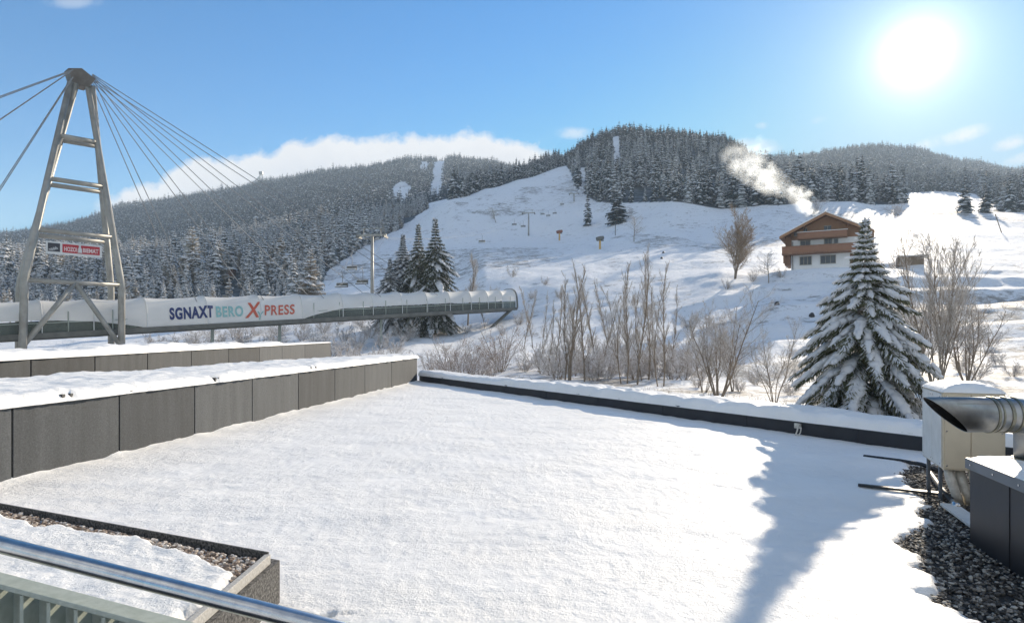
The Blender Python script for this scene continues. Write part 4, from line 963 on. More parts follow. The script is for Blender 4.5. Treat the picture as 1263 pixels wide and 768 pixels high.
bw = np.interp(GX, [-6, -4.7, -4.2, -3.4, -3.0, -2.3, -1.85], [.10, .15, .23, .14, .09, .22, .40])+.09*fbm(GX/.2, GY/.2, 3, 111)
cov = sstep(-.02, .06, np.minimum(db-bw, dr-.03-.06*fbm(GX/.1, GY/.1, 2, 112)))
o = grid_mesh('snow_cover', GX, GY, .318+.075*cov+cov*(.018*fbm(GX/.5, GY/.5, 3, 113)+.010*fbm(GX/.09, GY/.09, 2, 114)), 'snow', True, flip=True)
o.parent = root; o.matrix_parent_inverse = Matrix.Translation(root.location).inverted()
def smp2():
    while True:
        x = random.uniform(-6.6, -1.86); y0 = 4.79+(7.13-4.79)*(-1.82-x)/(6.95-1.82)-.04
        w = float(np.interp(x, [-6, -4.7, -4.2, -3.4, -3.0, -2.3, -1.85], [.16, .22, .33, .22, .16, .30, .46]))
        return x, y0-random.uniform(0.01, w+.06), .335+random.uniform(0, .02)
o = stones(4200, smp2, .010, .024, 72, 'pebble_border', 'stones_tan', 'tan pebble border')
for k in ('category', 'label'):
    del o[k]
o.parent = root; o.matrix_parent_inverse = Matrix.Translation(root.location).inverted()

# railing close to the viewpoint
root = empty('balcony_railing', (-1.0, 1.5, 0), 'stainless steel handrail over a grey green bar railing in the near left corner', 'railing')
ra = P(-260, 0, 1); q0 = P(0, 671, 1.55); q1 = P(385, 768, 1.42); rd = (q1-q0).normalized(); rn = Vector((-rd.y, rd.x, 0)).normalized()
if rn.y > 0: rn = -rn
m = MB(); m.tube([q0-rd*1.6, q1+rd*1.0], .0195, 32); m.build('handrail', 'steel', root, smooth=True)
def flat_bar(dz, th, wd, name):
    m = MB(); a = q0-rd*1.6+Vector((0, 0, dz)); b = q1+rd*1.0+Vector((0, 0, dz)); hn = rn*wd/2
    m.slab([a-hn, b-hn, b+hn, a+hn], (0, 0, th)); return m.build(name, 'rail_paint', root, bev=.002)
flat_bar(-.092, .012, .05, 'top_bar'); flat_bar(-1.0, .012, .05, 'bottom_bar')
m = MB(); a = q0-rd*1.6+rn*-.035+Vector((0, 0, -1.0)); b = q1+rd*1.0+rn*-.035+Vector((0, 0, -1.0))
m.slab([a, b, b+Vector((0, 0, .90)), a+Vector((0, 0, .90))], rn*-.006); m.build('infill_sheet', 'rail_paint', root)
rz = math.atan2(rd.y, rd.x)
for i in range(36):
    p = q0+rd*(-1.45+i*.073); m = MB(); m.box((p.x, p.y, p.z-.54), (.010, .042, .89), rz); m.build('baluster', 'rail_paint', root)
for k in (-1.2, -.6, .95):
    p = q0+rd*k; m = MB(); m.tube([(p.x, p.y, p.z-.085), (p.x, p.y, p.z-.01)], .008, 8); m.build('bracket', 'steel', root)
m = MB(); p = q0+rn*1.0; m.box((p.x, p.y, .1), (5, 2.2, .2), rz); tag(m.build('balcony_floor', 'panel'), 'concrete balcony floor below the railing', None, None, 'structure')

# ------------------------------------------------------------------ ventilation equipment on the right
y0 = 6.1; zc = 1.253; r = .164
root = empty('ventilation_duct', (4.9, y0, .8), 'round shiny metal duct with a slanted open end above the dark roof box', 'duct')
n = 40; mb = MB(); mi = MB()
ring = []; xs_end = 4.70
for j in range(n):
    a = 2*math.pi*j/n; cy, cz = math.cos(a)*r, math.sin(a)*r
    xl = 4.07-.19*math.sin(a)+.022*math.cos(a)
    ring.append((xl, y0+cy, zc+cz))
v = ring+[(xs_end, y0+math.cos(2*math.pi*j/n)*r, zc+math.sin(2*math.pi*j/n)*r) for j in range(n)]
v += [(p[0]+.004, y0+(p[1]-y0)*.97, zc+(p[2]-zc)*.97) for p in ring]+[(xs_end-.02, y0+math.cos(2*math.pi*j/n)*r*.97, zc+math.sin(2*math.pi*j/n)*r*.97) for j in range(n)]
f = [(j, (j+1) % n, n+(j+1) % n, n+j) for j in range(n)]+[(j, 2*n+j, 2*n+(j+1) % n, (j+1) % n) for j in range(n)]
mb.add(v, f); mb.build('duct_pipe', 'duct', root, smooth=True)
mi.add(v[2*n:], [(j, n+j, n+(j+1) % n, (j+1) % n) for j in range(n)]+[tuple(range(n, 2*n))]); mi.build('duct_inside', 'duct_in', root, smooth=True)
m = MB(); el = []
for a in np.linspace(0, math.pi/2, 12): el.append((xs_end+.22*math.sin(a), y0, zc-.22+.22*math.cos(a)))
el = [(xs_end-.01, y0, zc)]+el+[(xs_end+.22, y0, .80)]
m.tube(el, r, n); m.build('duct_elbow', 'duct', root, smooth=True)
m = MB(); m.box((4.38, y0-r*.70, zc+r*.70), (.55, .012, .004), 0); m.build('lap_seam', 'clamp', root)
for xx, w, g in ((4.47, .022, .010), (4.515, .016, .006), (4.60, .03, .009), (4.69, .02, .008)):
    m = MB(); m.tube([(xx-w/2, y0, zc), (xx+w/2, y0, zc)], r+g, n); m.build('clamp_ring', 'clamp', root, smooth=False)
m = MB(); m.tube([(xs_end+.22, y0, .80), (xs_end+.22, y0, .84)], r+.02, n); m.build('base_flange', 'clamp', root)

root = empty('roof_box', (4.4, 5.5, 0), 'dark anthracite roof box with a snowy lid at the right edge below the duct', 'box')
poly = [(4.47, 6.33), (4.14, 4.9), (7.4, 4.2), (7.7, 6.33)]
m = MB(); m.prism(poly, -.06, .70); m.build('box_body', 'anthracite', root)
lid = [(4.44, 6.36), (4.10, 4.86), (7.45, 4.15), (7.75, 6.36)]
m = MB(); m.prism(lid, .70, .80); m.build('lid', 'anth_cap', root, bev=.004)
for k in (.5,):      # folded seams on the box side
    a = Vector(poly[0]).lerp(Vector(poly[1]), k); m = MB(); m.box((a.x-.004, a.y, .32), (.005, .018, .74), -.2); m.build('folded_seam', 'anthracite', root)
for k in (.08, .36, .64, .92):
    a = Vector(lid[0]).lerp(Vector(lid[1]), k); m = MB(); m.box((a.x-.003, a.y, .75), (.01, .016, .016), -.2); m.build('screw', 'steel', root)
GU, GV = np.meshgrid(np.linspace(0, 1, 80), np.linspace(0, 1, 60), indexing='ij')
LX = (lid[0][0]*(1-GV)+lid[1][0]*GV)*(1-GU)+(lid[3][0]*(1-GV)+lid[2][0]*GV)*GU; LY = (lid[0][1]*(1-GV)+lid[1][1]*GV)*(1-GU)+(lid[3][1]*(1-GV)+lid[2][1]*GV)*GU
ed = np.minimum(np.minimum(GU*3.2, (1-GU)*3.2), np.minimum(GV, 1-GV)*1.5)
o = grid_mesh('snow_cover', LX, LY, .797+.035*np.clip((ed-.03)/.05, 0, 1)**.6+.008*fbm(LX/.1, LY/.1, 3, 121)*np.clip(ed/.1, 0, 1), 'snow', True, flip=True); o.parent = root; o.matrix_parent_inverse = Matrix.Translation(root.location).inverted()

root = empty('ventilation_cabinet', (5.5, 8.0, 0), 'beige metal ventilation cabinet with snow on top behind the duct', 'cabinet')
yaw = R(-20); c, s_ = math.cos(yaw), math.sin(yaw); ex = Vector((c, s_, 0)); ey = Vector((-s_, c, 0)); B0 = Vector((5.13, 7.72, 0))
def cab(u0, u1, v0, v1, z0, z1, name, mt, bev=.006):
    m = MB(); p = B0+ex*(u0+u1)/2+ey*(v0+v1)/2; m.box((p.x, p.y, (z0+z1)/2), (u1-u0, v1-v0, z1-z0), yaw); return m.build(name, mt, root, bev=bev)
cab(0, .62, 0, .95, .40, 1.32, 'cabinet_body', 'beige')
cab(.02, .275, -.012, -.001, .42, 1.30, 'front_panel', 'beige', .003); cab(.285, .60, -.012, -.001, .42, 1.30, 'front_panel', 'beige', .003)
cab(-.012, -.001, .04, .45, .42, 1.30, 'side_panel', 'white_panel', .003); cab(-.012, -.001, .46, .92, .42, 1.30, 'side_panel', 'white_panel', .003)
cab(.03, .07, .30, .34, -.06, .40, 'support_leg', 'anth_cap'); cab(.03, .07, .86, .90, -.06, .40, 'support_leg', 'anth_cap'); cab(.50, .54, .30, .34, -.06, .40, 'support_leg', 'anth_cap')
for k, (uu, vv) in enumerate(((.08, .12), (.20, .16), (.32, .10), (.44, .14))):
    m = MB(); p = B0+ex*uu+ey*vv; m.tube([(p.x, p.y, .42), (p.x+.01, p.y-.03, .28), (p.x+.05, p.y-.06, .12), (p.x+.10, p.y-.05, -.03)], [.05, .055, .05, .055], 10); m.build('lagged_pipe', 'lagging', root, smooth=True)
GU, GV = np.meshgrid(np.linspace(0, 1, 40), np.linspace(0, 1, 50), indexing='ij')
ed = np.minimum(np.minimum(GU, 1-GU)*.62, np.minimum(GV, 1-GV)*.95)
SX = B0.x+ex.x*(GU*.64-.01)+ey.x*(GV*.97-.01); SY = B0.y+ex.y*(GU*.64-.01)+ey.y*(GV*.97-.01)
o = grid_mesh('snow_cap', SX, SY, 1.318+.095*np.clip(ed/.16, 0, 1)**.55*(1+.35*fbm(SX/.25, SY/.25, 3, 131)), 'snow_soft', True, flip=True); o.parent = root; o.matrix_parent_inverse = Matrix.Translation(root.location).inverted()

for uu, zz_ in ((.035, .45), (.035, .86), (.035, 1.27), (.26, .45), (.26, 1.27), (.30, .45), (.30, 1.27), (.585, .45), (.585, .86), (.585, 1.27)):
    cab(uu-.008, uu+.008, -.018, -.011, zz_-.008, zz_+.008, 'screw', 'steel', .001)
for vv, zz_ in ((.08, .46), (.08, 1.26), (.42, .46), (.42, 1.26), (.50, .46), (.50, 1.26), (.88, .46), (.88, 1.26)):
    cab(-.018, -.011, vv-.008, vv+.008, zz_-.008, zz_+.008, 'screw', 'steel', .001)
cab(.36, .52, -.016, -.011, .52, .60, 'rating_plate', 'sign_grey', .001)
m = MB(); m.slab([(4.80, 7.05, -.03), (5.06, 7.62, .12), (5.10, 7.60, .12), (4.84, 7.03, -.03)][::-1], (.10, -.05, .012)); 
m = MB(); a = Vector((4.62, 6.3, .0)); b = Vector((4.98, 7.55, .02)); sd = Vector((.17, -.05, 0))
m.slab([a, a+sd, b+sd, b], (0, 0, .03)); tag(m.build('white_board', 'white_panel', bev=.004), 'white board lying on the gravel below the beige cabinet', 'board')
m = MB(); m.tube([P(1146, 0, 9.6)*0+Vector((6.02, 9.35, .02)), Vector((5.52, 8.35, .03)), Vector((5.15, 7.55, .04))], .035, 10)
o = m.build('drain_pipe', 'black', smooth=True); tag(o, 'black drain pipe with a bright metal end lying across the gravel', 'pipe')
m = MB(); m.tube([Vector((5.17, 7.60, .04)), Vector((5.08, 7.40, .042))], .042, 12); m.build('metal_end', 'steel', o, smooth=True)
m = MB(); m.slab([(4.55, 8.53, .012), (5.33, 8.02, .012), (5.38, 8.12, .012), (4.58, 8.58, .012)], (0, 0, .03)); tag(m.build('rubber_strip', 'black'), 'dark rubber strip lying on the snow edge left of the drain pipe', 'strip')
m = MB(); m.tube([(5.75, 10.6, .02), (6.1, 10.2, .025), (6.25, 9.9, .03), (6.3, 9.5, .0)], .03, 8); tag(m.build('rubber_hose', 'black', smooth=True), 'thin black hose half buried in snow near the parapet', 'hose')

# ------------------------------------------------------------------ covered bridge with its pylon
BA = Vector((-53.2, 67.5, 0)); bdir = Vector((51.4, 59.5, 0)).normalized(); bn = Vector((-bdir.y, bdir.x, 0))   # bn points away from the viewer
def s_of(px):
    u = (px-CX)/F; return (u*BA.y-BA.x)/(bdir.x-u*bdir.y)
def deckz(s): return 1.85+.0674*s
SL, SR = s_of(-700), s_of(627)
BWd, BHt = 2.15, 3.72
def prof(phi, sag=0.0):
    c, s = math.cos(phi), math.sin(phi)
    k = 1-sag
    return -math.copysign(abs(c)**.62, c)*BWd*k, abs(s)**.72*BHt*(1-sag*.8)
hoops = [s_of(p) for p in (-560, -420, -300, -200, -110, -30, 45, 108, 173, 247, 312, 363, 413, 450, 486, 517, 545, 571, 592, 610, 627)]
def sag_at(s):
    for a, b in zip(hoops[:-1], hoops[1:]):
        if a <= s <= b: 
            f = (s-a)/(b-a); return .075*(4*f*(1-f))**1.0
    return 0
sc0, sc1 = s_of(168), s_of(366)
def low_edge(s):         # height above the deck at which the cloth ends
    d = max(sc0-s, s-sc1, 0); f = min(d/(12.0 if s < sc0 else 10.0), 1)
    k = math.sin(f*math.pi/2)**.8
    e = .18+k*(1.38 if s > sc1 else 1.42)
    return e
root = empty('covered_bridge', (BA.x+bdir.x*20, BA.y+bdir.y*20, 0), 'long white cloth roofed footbridge rising across the valley', 'bridge')
mb = MB(); ns = 400; na = 30; svals = np.linspace(SL, SR, ns)
def phi_for(h): return math.asin(min(1, max(0, h/BHt)**(1/.72)))
for s in svals:
    lo = phi_for(low_edge(float(s))); sg = sag_at(float(s)); p0 = BA+bdir*float(s); zb = deckz(float(s))
    for j in range(na+1):
        ph = lo+(math.pi-2*lo)*j/na; o_, h_ = prof(ph, sg); q = p0+bn*o_; mb.v.append((q.x, q.y, zb+h_))
for i in range(ns-1):
    for j in range(na):
        k = i*(na+1)+j; mb.f.append((k, k+1, k+na+2, k+na+1)); mb.m.append(0)
mb.build('roof_cloth', 'membrane', root, smooth=True)
for s in hoops:
    m = MB(); p0 = BA+bdir*s; zb = deckz(s)
    pts = []
    for j in range(25):
        o_, h_ = prof(math.pi*j/24); q = p0+bn*o_*1.012; pts.append((q.x, q.y, zb+h_*1.008))
    m.tube(pts, .05, 6); m.build('hoop', 'sign_white', root)
def beam(off, z0, w, h, name, mt, a=SL, b=SR):
    m = MB(); p = BA+bdir*a+bn*off; q = BA+bdir*b+bn*off
    v = []
    for pt, s in ((p, a), (q, b)):
        for o_ in (-w/2, w/2):
            for z in (0, h): 
                k = pt+bn*o_; v.append((k.x, k.y, deckz(s)+z0+z))
    m.add(v, [(0, 1, 3, 2), (4, 6, 7, 5), (0, 4, 5, 1), (2, 3, 7, 6), (1, 5, 7, 3), (0, 2, 6, 4)]); return m.build(name, mt, root)
beam(0, -.12, 4.0, .12, 'walkway', 'floor_in')
for sd in (-1, 1): beam(sd*2.13, -.40, .26, .55, 'edge_beam', 'deck'); beam(sd*1.92, 1.15, .09, .09, 'handrail', 'rail_paint', SL, sc0); beam(sd*1.92, 1.15, .09, .09, 'handrail', 'rail_paint', sc1, SR)
beam(0, -.62, .5, .5, 'lower_beam', 'deck')
for sd in (-1, 1):
    beam(sd*1.88, .10, .03, 1.30, 'glass_panel', 'glass', SL, sc0); beam(sd*1.88, .10, .03, 1.30, 'glass_panel', 'glass', sc1, SR)
    k = SL+2
    while k < SR-1:
        if not (sc0-1 < k < sc1+1):
            m = MB(); p = BA+bdir*k+bn*sd*1.96; m.box((p.x, p.y, deckz(k)+1.2), (.09, .09, 2.3), 0); m.build('side_post', 'rail_paint', root)
        k += 4.3
# end frame and raking strut
m = MB(); p0 = BA+bdir*(SR+.15); zb = deckz(SR); pts = []
for j in range(25):
    o_, h_ = prof(math.pi*j/24); q = p0+bn*o_*1.02; pts.append((q.x, q.y, zb+h_))
m.tube(pts, .20, 6); m.box((p0.x, p0.y, zb-.1), (.4, 4.2, .4), math.atan2(bdir.y, bdir.x)); m.build('end_frame', 'deck', root)
m = MB(); p1 = BA+bdir*(SR-.3)-bn*1.2; p2 = BA+bdir*(SR-10)-bn*1.2
m.tube([(p1.x, p1.y, zb-.1), (p2.x, p2.y, deckz(SR-10)-5.6)], .33, 6); m.build('raking_strut', 'deck', root)
for px in (262, 345, 470):
    s = s_of(px); p = BA+bdir*s; m = MB(); g = TX(p.x, p.y)
    m.tube([(p.x, p.y, g-.5), (p.x, p.y, deckz(s)-.5)], .22, 8); m.build('pier', 'rail_paint', root)
# lettering on the cloth
def letters(body, mt, s_at, h0, size, name, adv=None, shear=0.0, bold=.03):
    cu = bpy.data.curves.new('lettering', 'FONT'); cu.body = body; cu.size = size; cu.offset = bold*size; cu.shear = shear; cu.space_character = 1.12
    ob = bpy.data.objects.new('lettering', cu); COL.objects.link(ob); bpy.context.view_layer.update()
    me = bpy.data.meshes.new_from_object(ob.evaluated_get(bpy.context.evaluated_depsgraph_get())); bpy.data.objects.remove(ob)
    import bmesh
    bm = bmesh.new(); bm.from_mesh(me)
    for _ in range(2): bmesh.ops.subdivide_edges(bm, edges=[e for e in bm.edges if e.calc_length() > size*.25], cuts=1)
    bmesh.ops.triangulate(bm, faces=bm.faces)
    wdt = max(v.co.x for v in bm.verts)
    for v in bm.verts:
        s = s_at+v.co.x*(adv/wdt if adv else 1); h = h0+v.co.y; ph = phi_for(h); o_, h_ = prof(ph, sag_at(s)); q = BA+bdir*s+bn*(o_-.07); v.co = (q.x, q.y, deckz(s)+h_)
    bm.to_mesh(me); bm.free(); me.materials.clear(); me.materials.append(M[mt])
    o = bpy.data.objects.new(name, me); COL.objects.link(o); o.parent = root; o.matrix_parent_inverse = Matrix.Translation(root.location).inverted()
    return s_at+(adv or wdt)
letters('SGNAXT', 'txt_blue', s_of(201), 1.05, 2.0, 'lettering', s_of(254)-s_of(201), bold=.045)
letters('BERO', 'txt_teal', s_of(257), 1.05, 1.95, 'lettering', s_of(291)-s_of(257), bold=.03)
letters('X', 'txt_red', s_of(294), .75, 2.9, 'lettering', s_of(313)-s_of(294), .25, bold=.02)
letters('PRESS', 'txt_red', s_of(316), .98, 1.95, 'lettering', s_of(354)-s_of(316), .1, bold=.02)
letters('Y', 'txt_teal', s_of(306), .35, 1.7, 'lettering', s_of(316)-s_of(306), .2, bold=.0)

# pylon
root = empty('bridge_pylon', (-49, 72, -2), 'tall grey steel four legged pylon carrying the bridge by cables', 'pylon')
hub = Vector((-47.8, 72, zz(72, 96)))
FB = [P(30, 345, 66), P(150, 346, 73), P(137, 352, 78), P(24, 350, 71)]; zb_ = FB[0].z
for i, b in enumerate(FB): b.z = zb_
FT = [P(27, 0, 66), P(150, 0, 73), P(137.5, 0, 78), P(23, 0, 71)]
legs = []
for i in range(4):
    ft = FT[i]; ft.z = -3.2; off = [(-.9, -.5), (.5, .3), (.9, .5), (-.5, -.1)][i]
    top = hub+Vector((off[0], off[1], -.7)); legs.append((ft, FB[i], top))
    m = MB(); m.tube([ft, FB[i]+Vector((0, 0, -.4)), FB[i]+(top-FB[i])*.02, top], [.37, .37, .37, .30], 12); m.build('leg', 'pylon', root, smooth=True)
def on_leg(i, z):
    a, b = legs[i][1], legs[i][2]; t = (z-a.z)/(b.z-a.z); return a.lerp(b, t)
for y in (160, 218, 284, 345):
    zl = zz(66 if y == 345 else 68, y)
    for a, b in ((0, 1), (3, 2)) if y != 345 else ((0, 1),):
        m = MB(); m.tube([on_leg(a, zl), on_leg(b, zl)], .26, 10); m.build('crossbar', 'pylon', root, smooth=True)
mid = (FB[0]+FB[1])/2
for i in (0, 1):
    m = MB(); e = FT[i].copy(); e.z = zz(FT[i].y, 428); m.tube([mid, e], .27, 10); m.build('brace', 'pylon', root, smooth=True)
sgn = lambda px, py: P(px, py, 72)
m = MB(); m.slab([sgn(84, 84), sgn(101, 84), sgn(118.5, 98), sgn(109, 108), sgn(90, 103)], Vector((-bdir.y, bdir.x, 0))*1.6); m.build('head_plate', 'hub', root, bev=.05)
hubp = hub
for px in (236, 318, 392, 462, 532):
    s = s_of(px)
    for sd in (-1, 1):
        e = BA+bdir*s+bn*sd*1.6; e.z = deckz(s)+3.0
        st = hub+bdir*(.9)+bn*sd*.5+Vector((0, 0, .55-.45*(s_of(532)-s)/60))
        m = MB(); m.tube([st, e], .05, 5); m.build('stay_cable', 'cable', root)
for px in (-95, -350, -700):
    s = s_of(px)
    for sd in (-1, 1):
        e = BA+bdir*s+bn*sd*1.0; e.z = deckz(s)+3.2
        if px == -700: e = e+Vector((0, 0, 1.0))
        st = hub-bdir*.9+bn*sd*.4+Vector((0, 0, .5-.8*(px > -200)))
        m = MB(); m.tube([st, e], .05, 5); m.build('stay_cable', 'cable', root)
# sign board on the pylon
a, b = on_leg(0, zz(66, 305)), on_leg(1, zz(66, 305)); dvec = (b-a).normalized(); nrm = Vector((dvec.y, -dvec.x, 0)).normalized()
if nrm.y > 0: nrm = -nrm
z0 = zz(68, 311.5); z1 = zz(68, 299.5)
def fpt(px, off):      # point on the sign plane at a column
    u = (px-CX)/F; p = a+nrm*off; t = (u*p.y-p.x)/(dvec.x-u*dvec.y); return p+dvec*t
srt = empty('banner_sign', (fpt(92, .3).x, fpt(92, .3).y, z0), 'white framed red and dark banner sign hung on the steel pylon', 'sign')
def plate(px0, px1, za, zb, off, name, mt, th=.05):
    p, q = fpt(px0, off), fpt(px1, off); m = MB()
    m.slab([(p.x, p.y, za), (q.x, q.y, za), (q.x, q.y, zb), (p.x, p.y, zb)], nrm*th); return m.build(name, mt, srt)
plate(56.5, 125.5, z0-.15, z1+.15, .30, 'sign_board', 'sign_white', .06)
plate(59, 74, z0+.12, z1-.02, .37, 'sign_picture', 'sign_dark', .02)
plate(77, 123, z0+.10, z1-.02, .37, 'sign_face', 'sign_red', .02)
m = MB(); p = fpt(60, .41); 
for k in range(4):
    q0_ = fpt(60+k*2.6, .40); q1_ = fpt(65.5+k*2.0, .40); m.slab([(q0_.x, q0_.y, z0+.25+.08*k), (q1_.x, q1_.y, z0+.2+.05*k), (q1_.x, q1_.y, z0+.32+.06*k), (q0_.x, q0_.y, z0+.40+.09*k)], nrm*.01)
m.build('picture_marks', 'sign_grey', srt)
def sign_text(body, mt, px0, px1, zlow, size):
    cu = bpy.data.curves.new('sign_lettering', 'FONT'); cu.body = body; cu.size = size; cu.offset = .02
    ob = bpy.data.objects.new('sign_lettering', cu); COL.objects.link(ob); bpy.context.view_layer.update()
    me = bpy.data.meshes.new_from_object(ob.evaluated_get(bpy.context.evaluated_depsgraph_get())); bpy.data.objects.remove(ob)
    p, q = fpt(px0, .42), fpt(px1, .42); w = max(v.co.x for v in me.vertices)
    for v in me.vertices:
        k = p.lerp(q, v.co.x/w); v.co = (k.x, k.y, zlow+v.co.y)
    me.materials.clear(); me.materials.append(M[mt]); o = bpy.data.objects.new('sign_lettering', me); COL.objects.link(o); o.parent = srt; o.matrix_parent_inverse = Matrix.Translation(srt.location).inverted()
sign_text('HOZOI', 'sign_pink', 79, 95, z0+.28, .62); sign_text('BIEMAT', 'sign_pink', 102, 121.5, z0+.28, .62)
m = MB(); q = fpt(98.5, .41)
m.tube([(q.x, q.y, z0+.18), (q.x, q.y, z0+.62), (q.x, q.y, z0+.80), (q.x, q.y, z0+1.0)], [.22, .18, .09, .12], 8); m.build('sign_emblem', 'sign_white', srt)

# ------------------------------------------------------------------ chairlift
def lift_tower(px, d, h, label, armw):
    x = d*(px-CX)/F; z = T(px, d); o = empty('lift_tower', (x, d, z), label, 'lift tower', 'towers of the chairlift')
    m = MB(); m.tube([(x, d, z-1), (x, d, z+h)], [.42, .30], 10); m.build('mast', 'pylon', o, smooth=True)
    m = MB(); m.box((x, d, z+h+.15), (armw, .5, .4), -.15); m.build('crossarm', 'pylon', o)
    for sd in (-1, 1):
        m = MB(); m.box((x+sd*armw*.46, d-sd*.07*armw, z+h-.25), (.35, 2.6, .45), -.15); m.build('pulley_battery', 'deck', o)
        m = MB(); m.box((x+sd*armw*.30, d-sd*.05*armw, z+h+1.0), (.12, .12, 1.3), 0); m.build('work_frame', 'pylon', o)
    m = MB(); m.box((x, d, z+h+1.6), (armw*.8, .14, .12), -.15); m.build('top_bar', 'pylon', o)
    return [Vector((x+sd*armw*.46, d-sd*.07*armw, z+h-.45)) for sd in (-1, 1)]
t1 = lift_tower(459, 140, zz(140, 291)-T(459, 140), 'near chairlift tower with a wide top rising behind the bridge', 6.4)
t2 = lift_tower(652, 312, zz(312, 263)-T(652, 312), 'chairlift tower alone in the middle of the ski slope', 6.2)
t3 = lift_tower(708, 385, zz(385, 239)-T(708, 385), 'small far chairlift tower at the forest corner', 6.0)
t0 = [P(405, 352, 96), P(418, 352, 94)]; t4 = [P(722, 222, 470), P(726, 222, 470)]
lines = []
for k in range(2):
    pts = []
    for a, b in ((t0[k], t1[k]), (t1[k], t2[k]), (t2[k], t3[k]), (t3[k], t4[k])):
        L = (b-a).length; sg = L*.022
        for i in range(12):
            f = i/12; p = a.lerp(b, f); p.z -= sg*4*f*(1-f); pts.append(p)
    pts.append(t4[k]); lines.append(pts)
    m = MB(); m.tube(pts, .022, 5); tag(m.build('lift_cable', 'cable'), ['left hauling rope of the chairlift running up the slope', 'right hauling rope of the chairlift running up the slope'][k], 'cable')
def chair_parts():
    a = MB(); a.tube([(0, 0, 0), (.25, 0, -.6), (.25, 0, -2.3)], .06, 6)
    b = MB(); b.box((0, 0, -2.75), (2.2, .55, .10)); b.box((0, .28, -2.4), (2.2, .10, .75))
    c = MB(); c.box((0, -.1, -2.62), (2.1, .45, .16)); c.box((0, .2, -2.0), (2.1, .16, .12))
    return a.mesh('hanger', ['cable']), b.mesh('seat', ['deck']), c.mesh('snow_cap', ['snow_leaf'])
CH = chair_parts()
def at_px(line, px):
    best = None
    for a, b in zip(line[:-1], line[1:]):
        pa, pb = CX+F*a.x/a.y, CX+F*b.x/b.y
        if (pa-px)*(pb-px) <= 0 and abs(pb-pa) > 1e-6: 
            u = (px-CX)/F; t = (u*a.y-a.x)/((b.x-a.x)-u*(b.y-a.y)); best = a.lerp(b, t)
    return best
chairs = [(0, 433, 'left lowest chair of the chairlift beside the near tower'), (1, 446, 'chairlift chair just left of the near tower mast'), (0, 421, 'chairlift chair low before the left forest'), (1, 594, 'single chairlift chair right of the tall frosted tree'),
          (0, 634, 'chairlift chair left of the mid slope tower'), (1, 645, 'chairlift chair close to the mid slope tower on its left'), (0, 669, 'first chairlift chair above the mid slope tower'), (1, 676, 'second chairlift chair above the mid slope tower'), (1, 684, 'third chairlift chair above the mid slope tower'), (0, 693, 'chairlift chair nearest below the far tower')]
for k, px, lab in chairs:
    p = at_px(lines[k], px)
    if p is None: continue
    o = empty('lift_chair', p, lab, 'lift chair', 'chairs of the chairlift'); o.rotation_euler = (0, 0, -.3)
    for nm, me in zip(('hanger', 'seat', 'snow_cap'), CH):
        c = bpy.data.objects.new(nm, me); COL.objects.link(c); c.parent = o

def snow_gun(px, d, h, label, head_m, pole_m):
    x = d*(px-CX)/F; z = T(px, d); o = empty('snow_gun', (x, d, z), label, 'snow gun')
    m = MB(); m.tube([(x, d, z-.3), (x, d, z+h)], .38, 8); m.build('padded_pole', pole_m, o)
    m = MB(); m.tube([(x-1.2, d-.4, z+h+.1), (x+.2, d, z+h+.5), (x+1.3, d+.3, z+h+.8)], [.75, .8, .6], 10); m.build('fan_barrel', head_m, o)
    m = MB(); m.box((x+.5, d, z+h-.3), (1.6, .3, .4)); m.build('mount', 'deck', o)
snow_gun(740, 232, 3.4, 'snow gun on a yellow padded pole on the sunny slope', 'deck', 'yellow')
snow_gun(690, 300, 3.6, 'snow gun with reddish padding at the edge of the shade', 'red_pad', 'yellow')
for px, d, h, lab in [(759, 270, 4.5, 'thin grey post on the shaded slope left of the lone frosted tree'), (1228, 212, 0, '')][:1]:
    x = d*(px-CX)/F; z = T(px, d); m = MB(); m.tube([(x, d, z), (x, d, z+h)], .16, 6); tag(m.build('slope_post', 'deck'), lab, 'post')
for px, d, lab in [(818, 190, 'upper small dark stump on the sunny slope'), (816, 172, 'lower small dark stump on the sunny slope'), (1001, 86, 'dark stone on the shaded bank below the chalet'), (958, 92, 'low dark stones in the snow left of the dark stone')]:
    x = d*(px-CX)/F; z = T(px, d); m = MB(); m.tube([(x, d, z-.2), (x+.05, d, z+.25), (x+.12, d, z+.5)], [.42, .36, .14], 7); tag(m.build('stump', 'black'), lab, 'stump')
a = P(1222, 250, 190); x, d = 190*(1236-CX)/F, 190; z = T(1236, 190)
m = MB(); m.tube([(x, d, z-.5), (x-2.0, d, z+5.4)], .13, 6); tag(m.build('leaning_pole', 'old_wood'), 'thin leaning wooden pole in the sunny field on the right', 'pole')

# small hut in the left forest and lookout on the ridge
d = 255; x = d*(284-CX)/F; z = T(284, d)
o = empty('forest_hut', (x, d, z), 'tiny dark hut with a snowy roof among the trees left of the larch', 'hut')
m = MB(); m.box((x, d, z+1.2), (3.4, 3.0, 3.0)); m.build('wall', 'wood_dark', o)
m = MB(); m.slab([(x-2.3, d-2.0, z+2.5), (x+2.3, d-2.0, z+2.5), (x+1.8, d-2.0, z+3.0), (x, d-2.0, z+3.5), (x-1.8, d-2.0, z+3.0)], (0, 4.0, 0)); m.build('roof', 'snow_soft', o)
px, d = 322, 1690; x = d*(px-CX)/F; z = T(px, d)
o = empty('lookout_tower', (x, d, z), 'tiny pale lookout tower on the skyline of the left mountain', 'tower')
m = MB()
for sx in (-1, 1):
    for sy in (-1, 1): m.tube([(x+sx*9, d+sy*5, z-3), (x+sx*2, d+sy*2, z+30)], 1.0, 5)
m.tube([(x-26, d, z+2), (x-2, d, z+26)], 1.6, 5); m.build('tower_frame', 'sign_white', o)
m = MB(); m.box((x, d, z+33), (9, 7, 7)); m.build('tower_cabin', 'pylon', o)

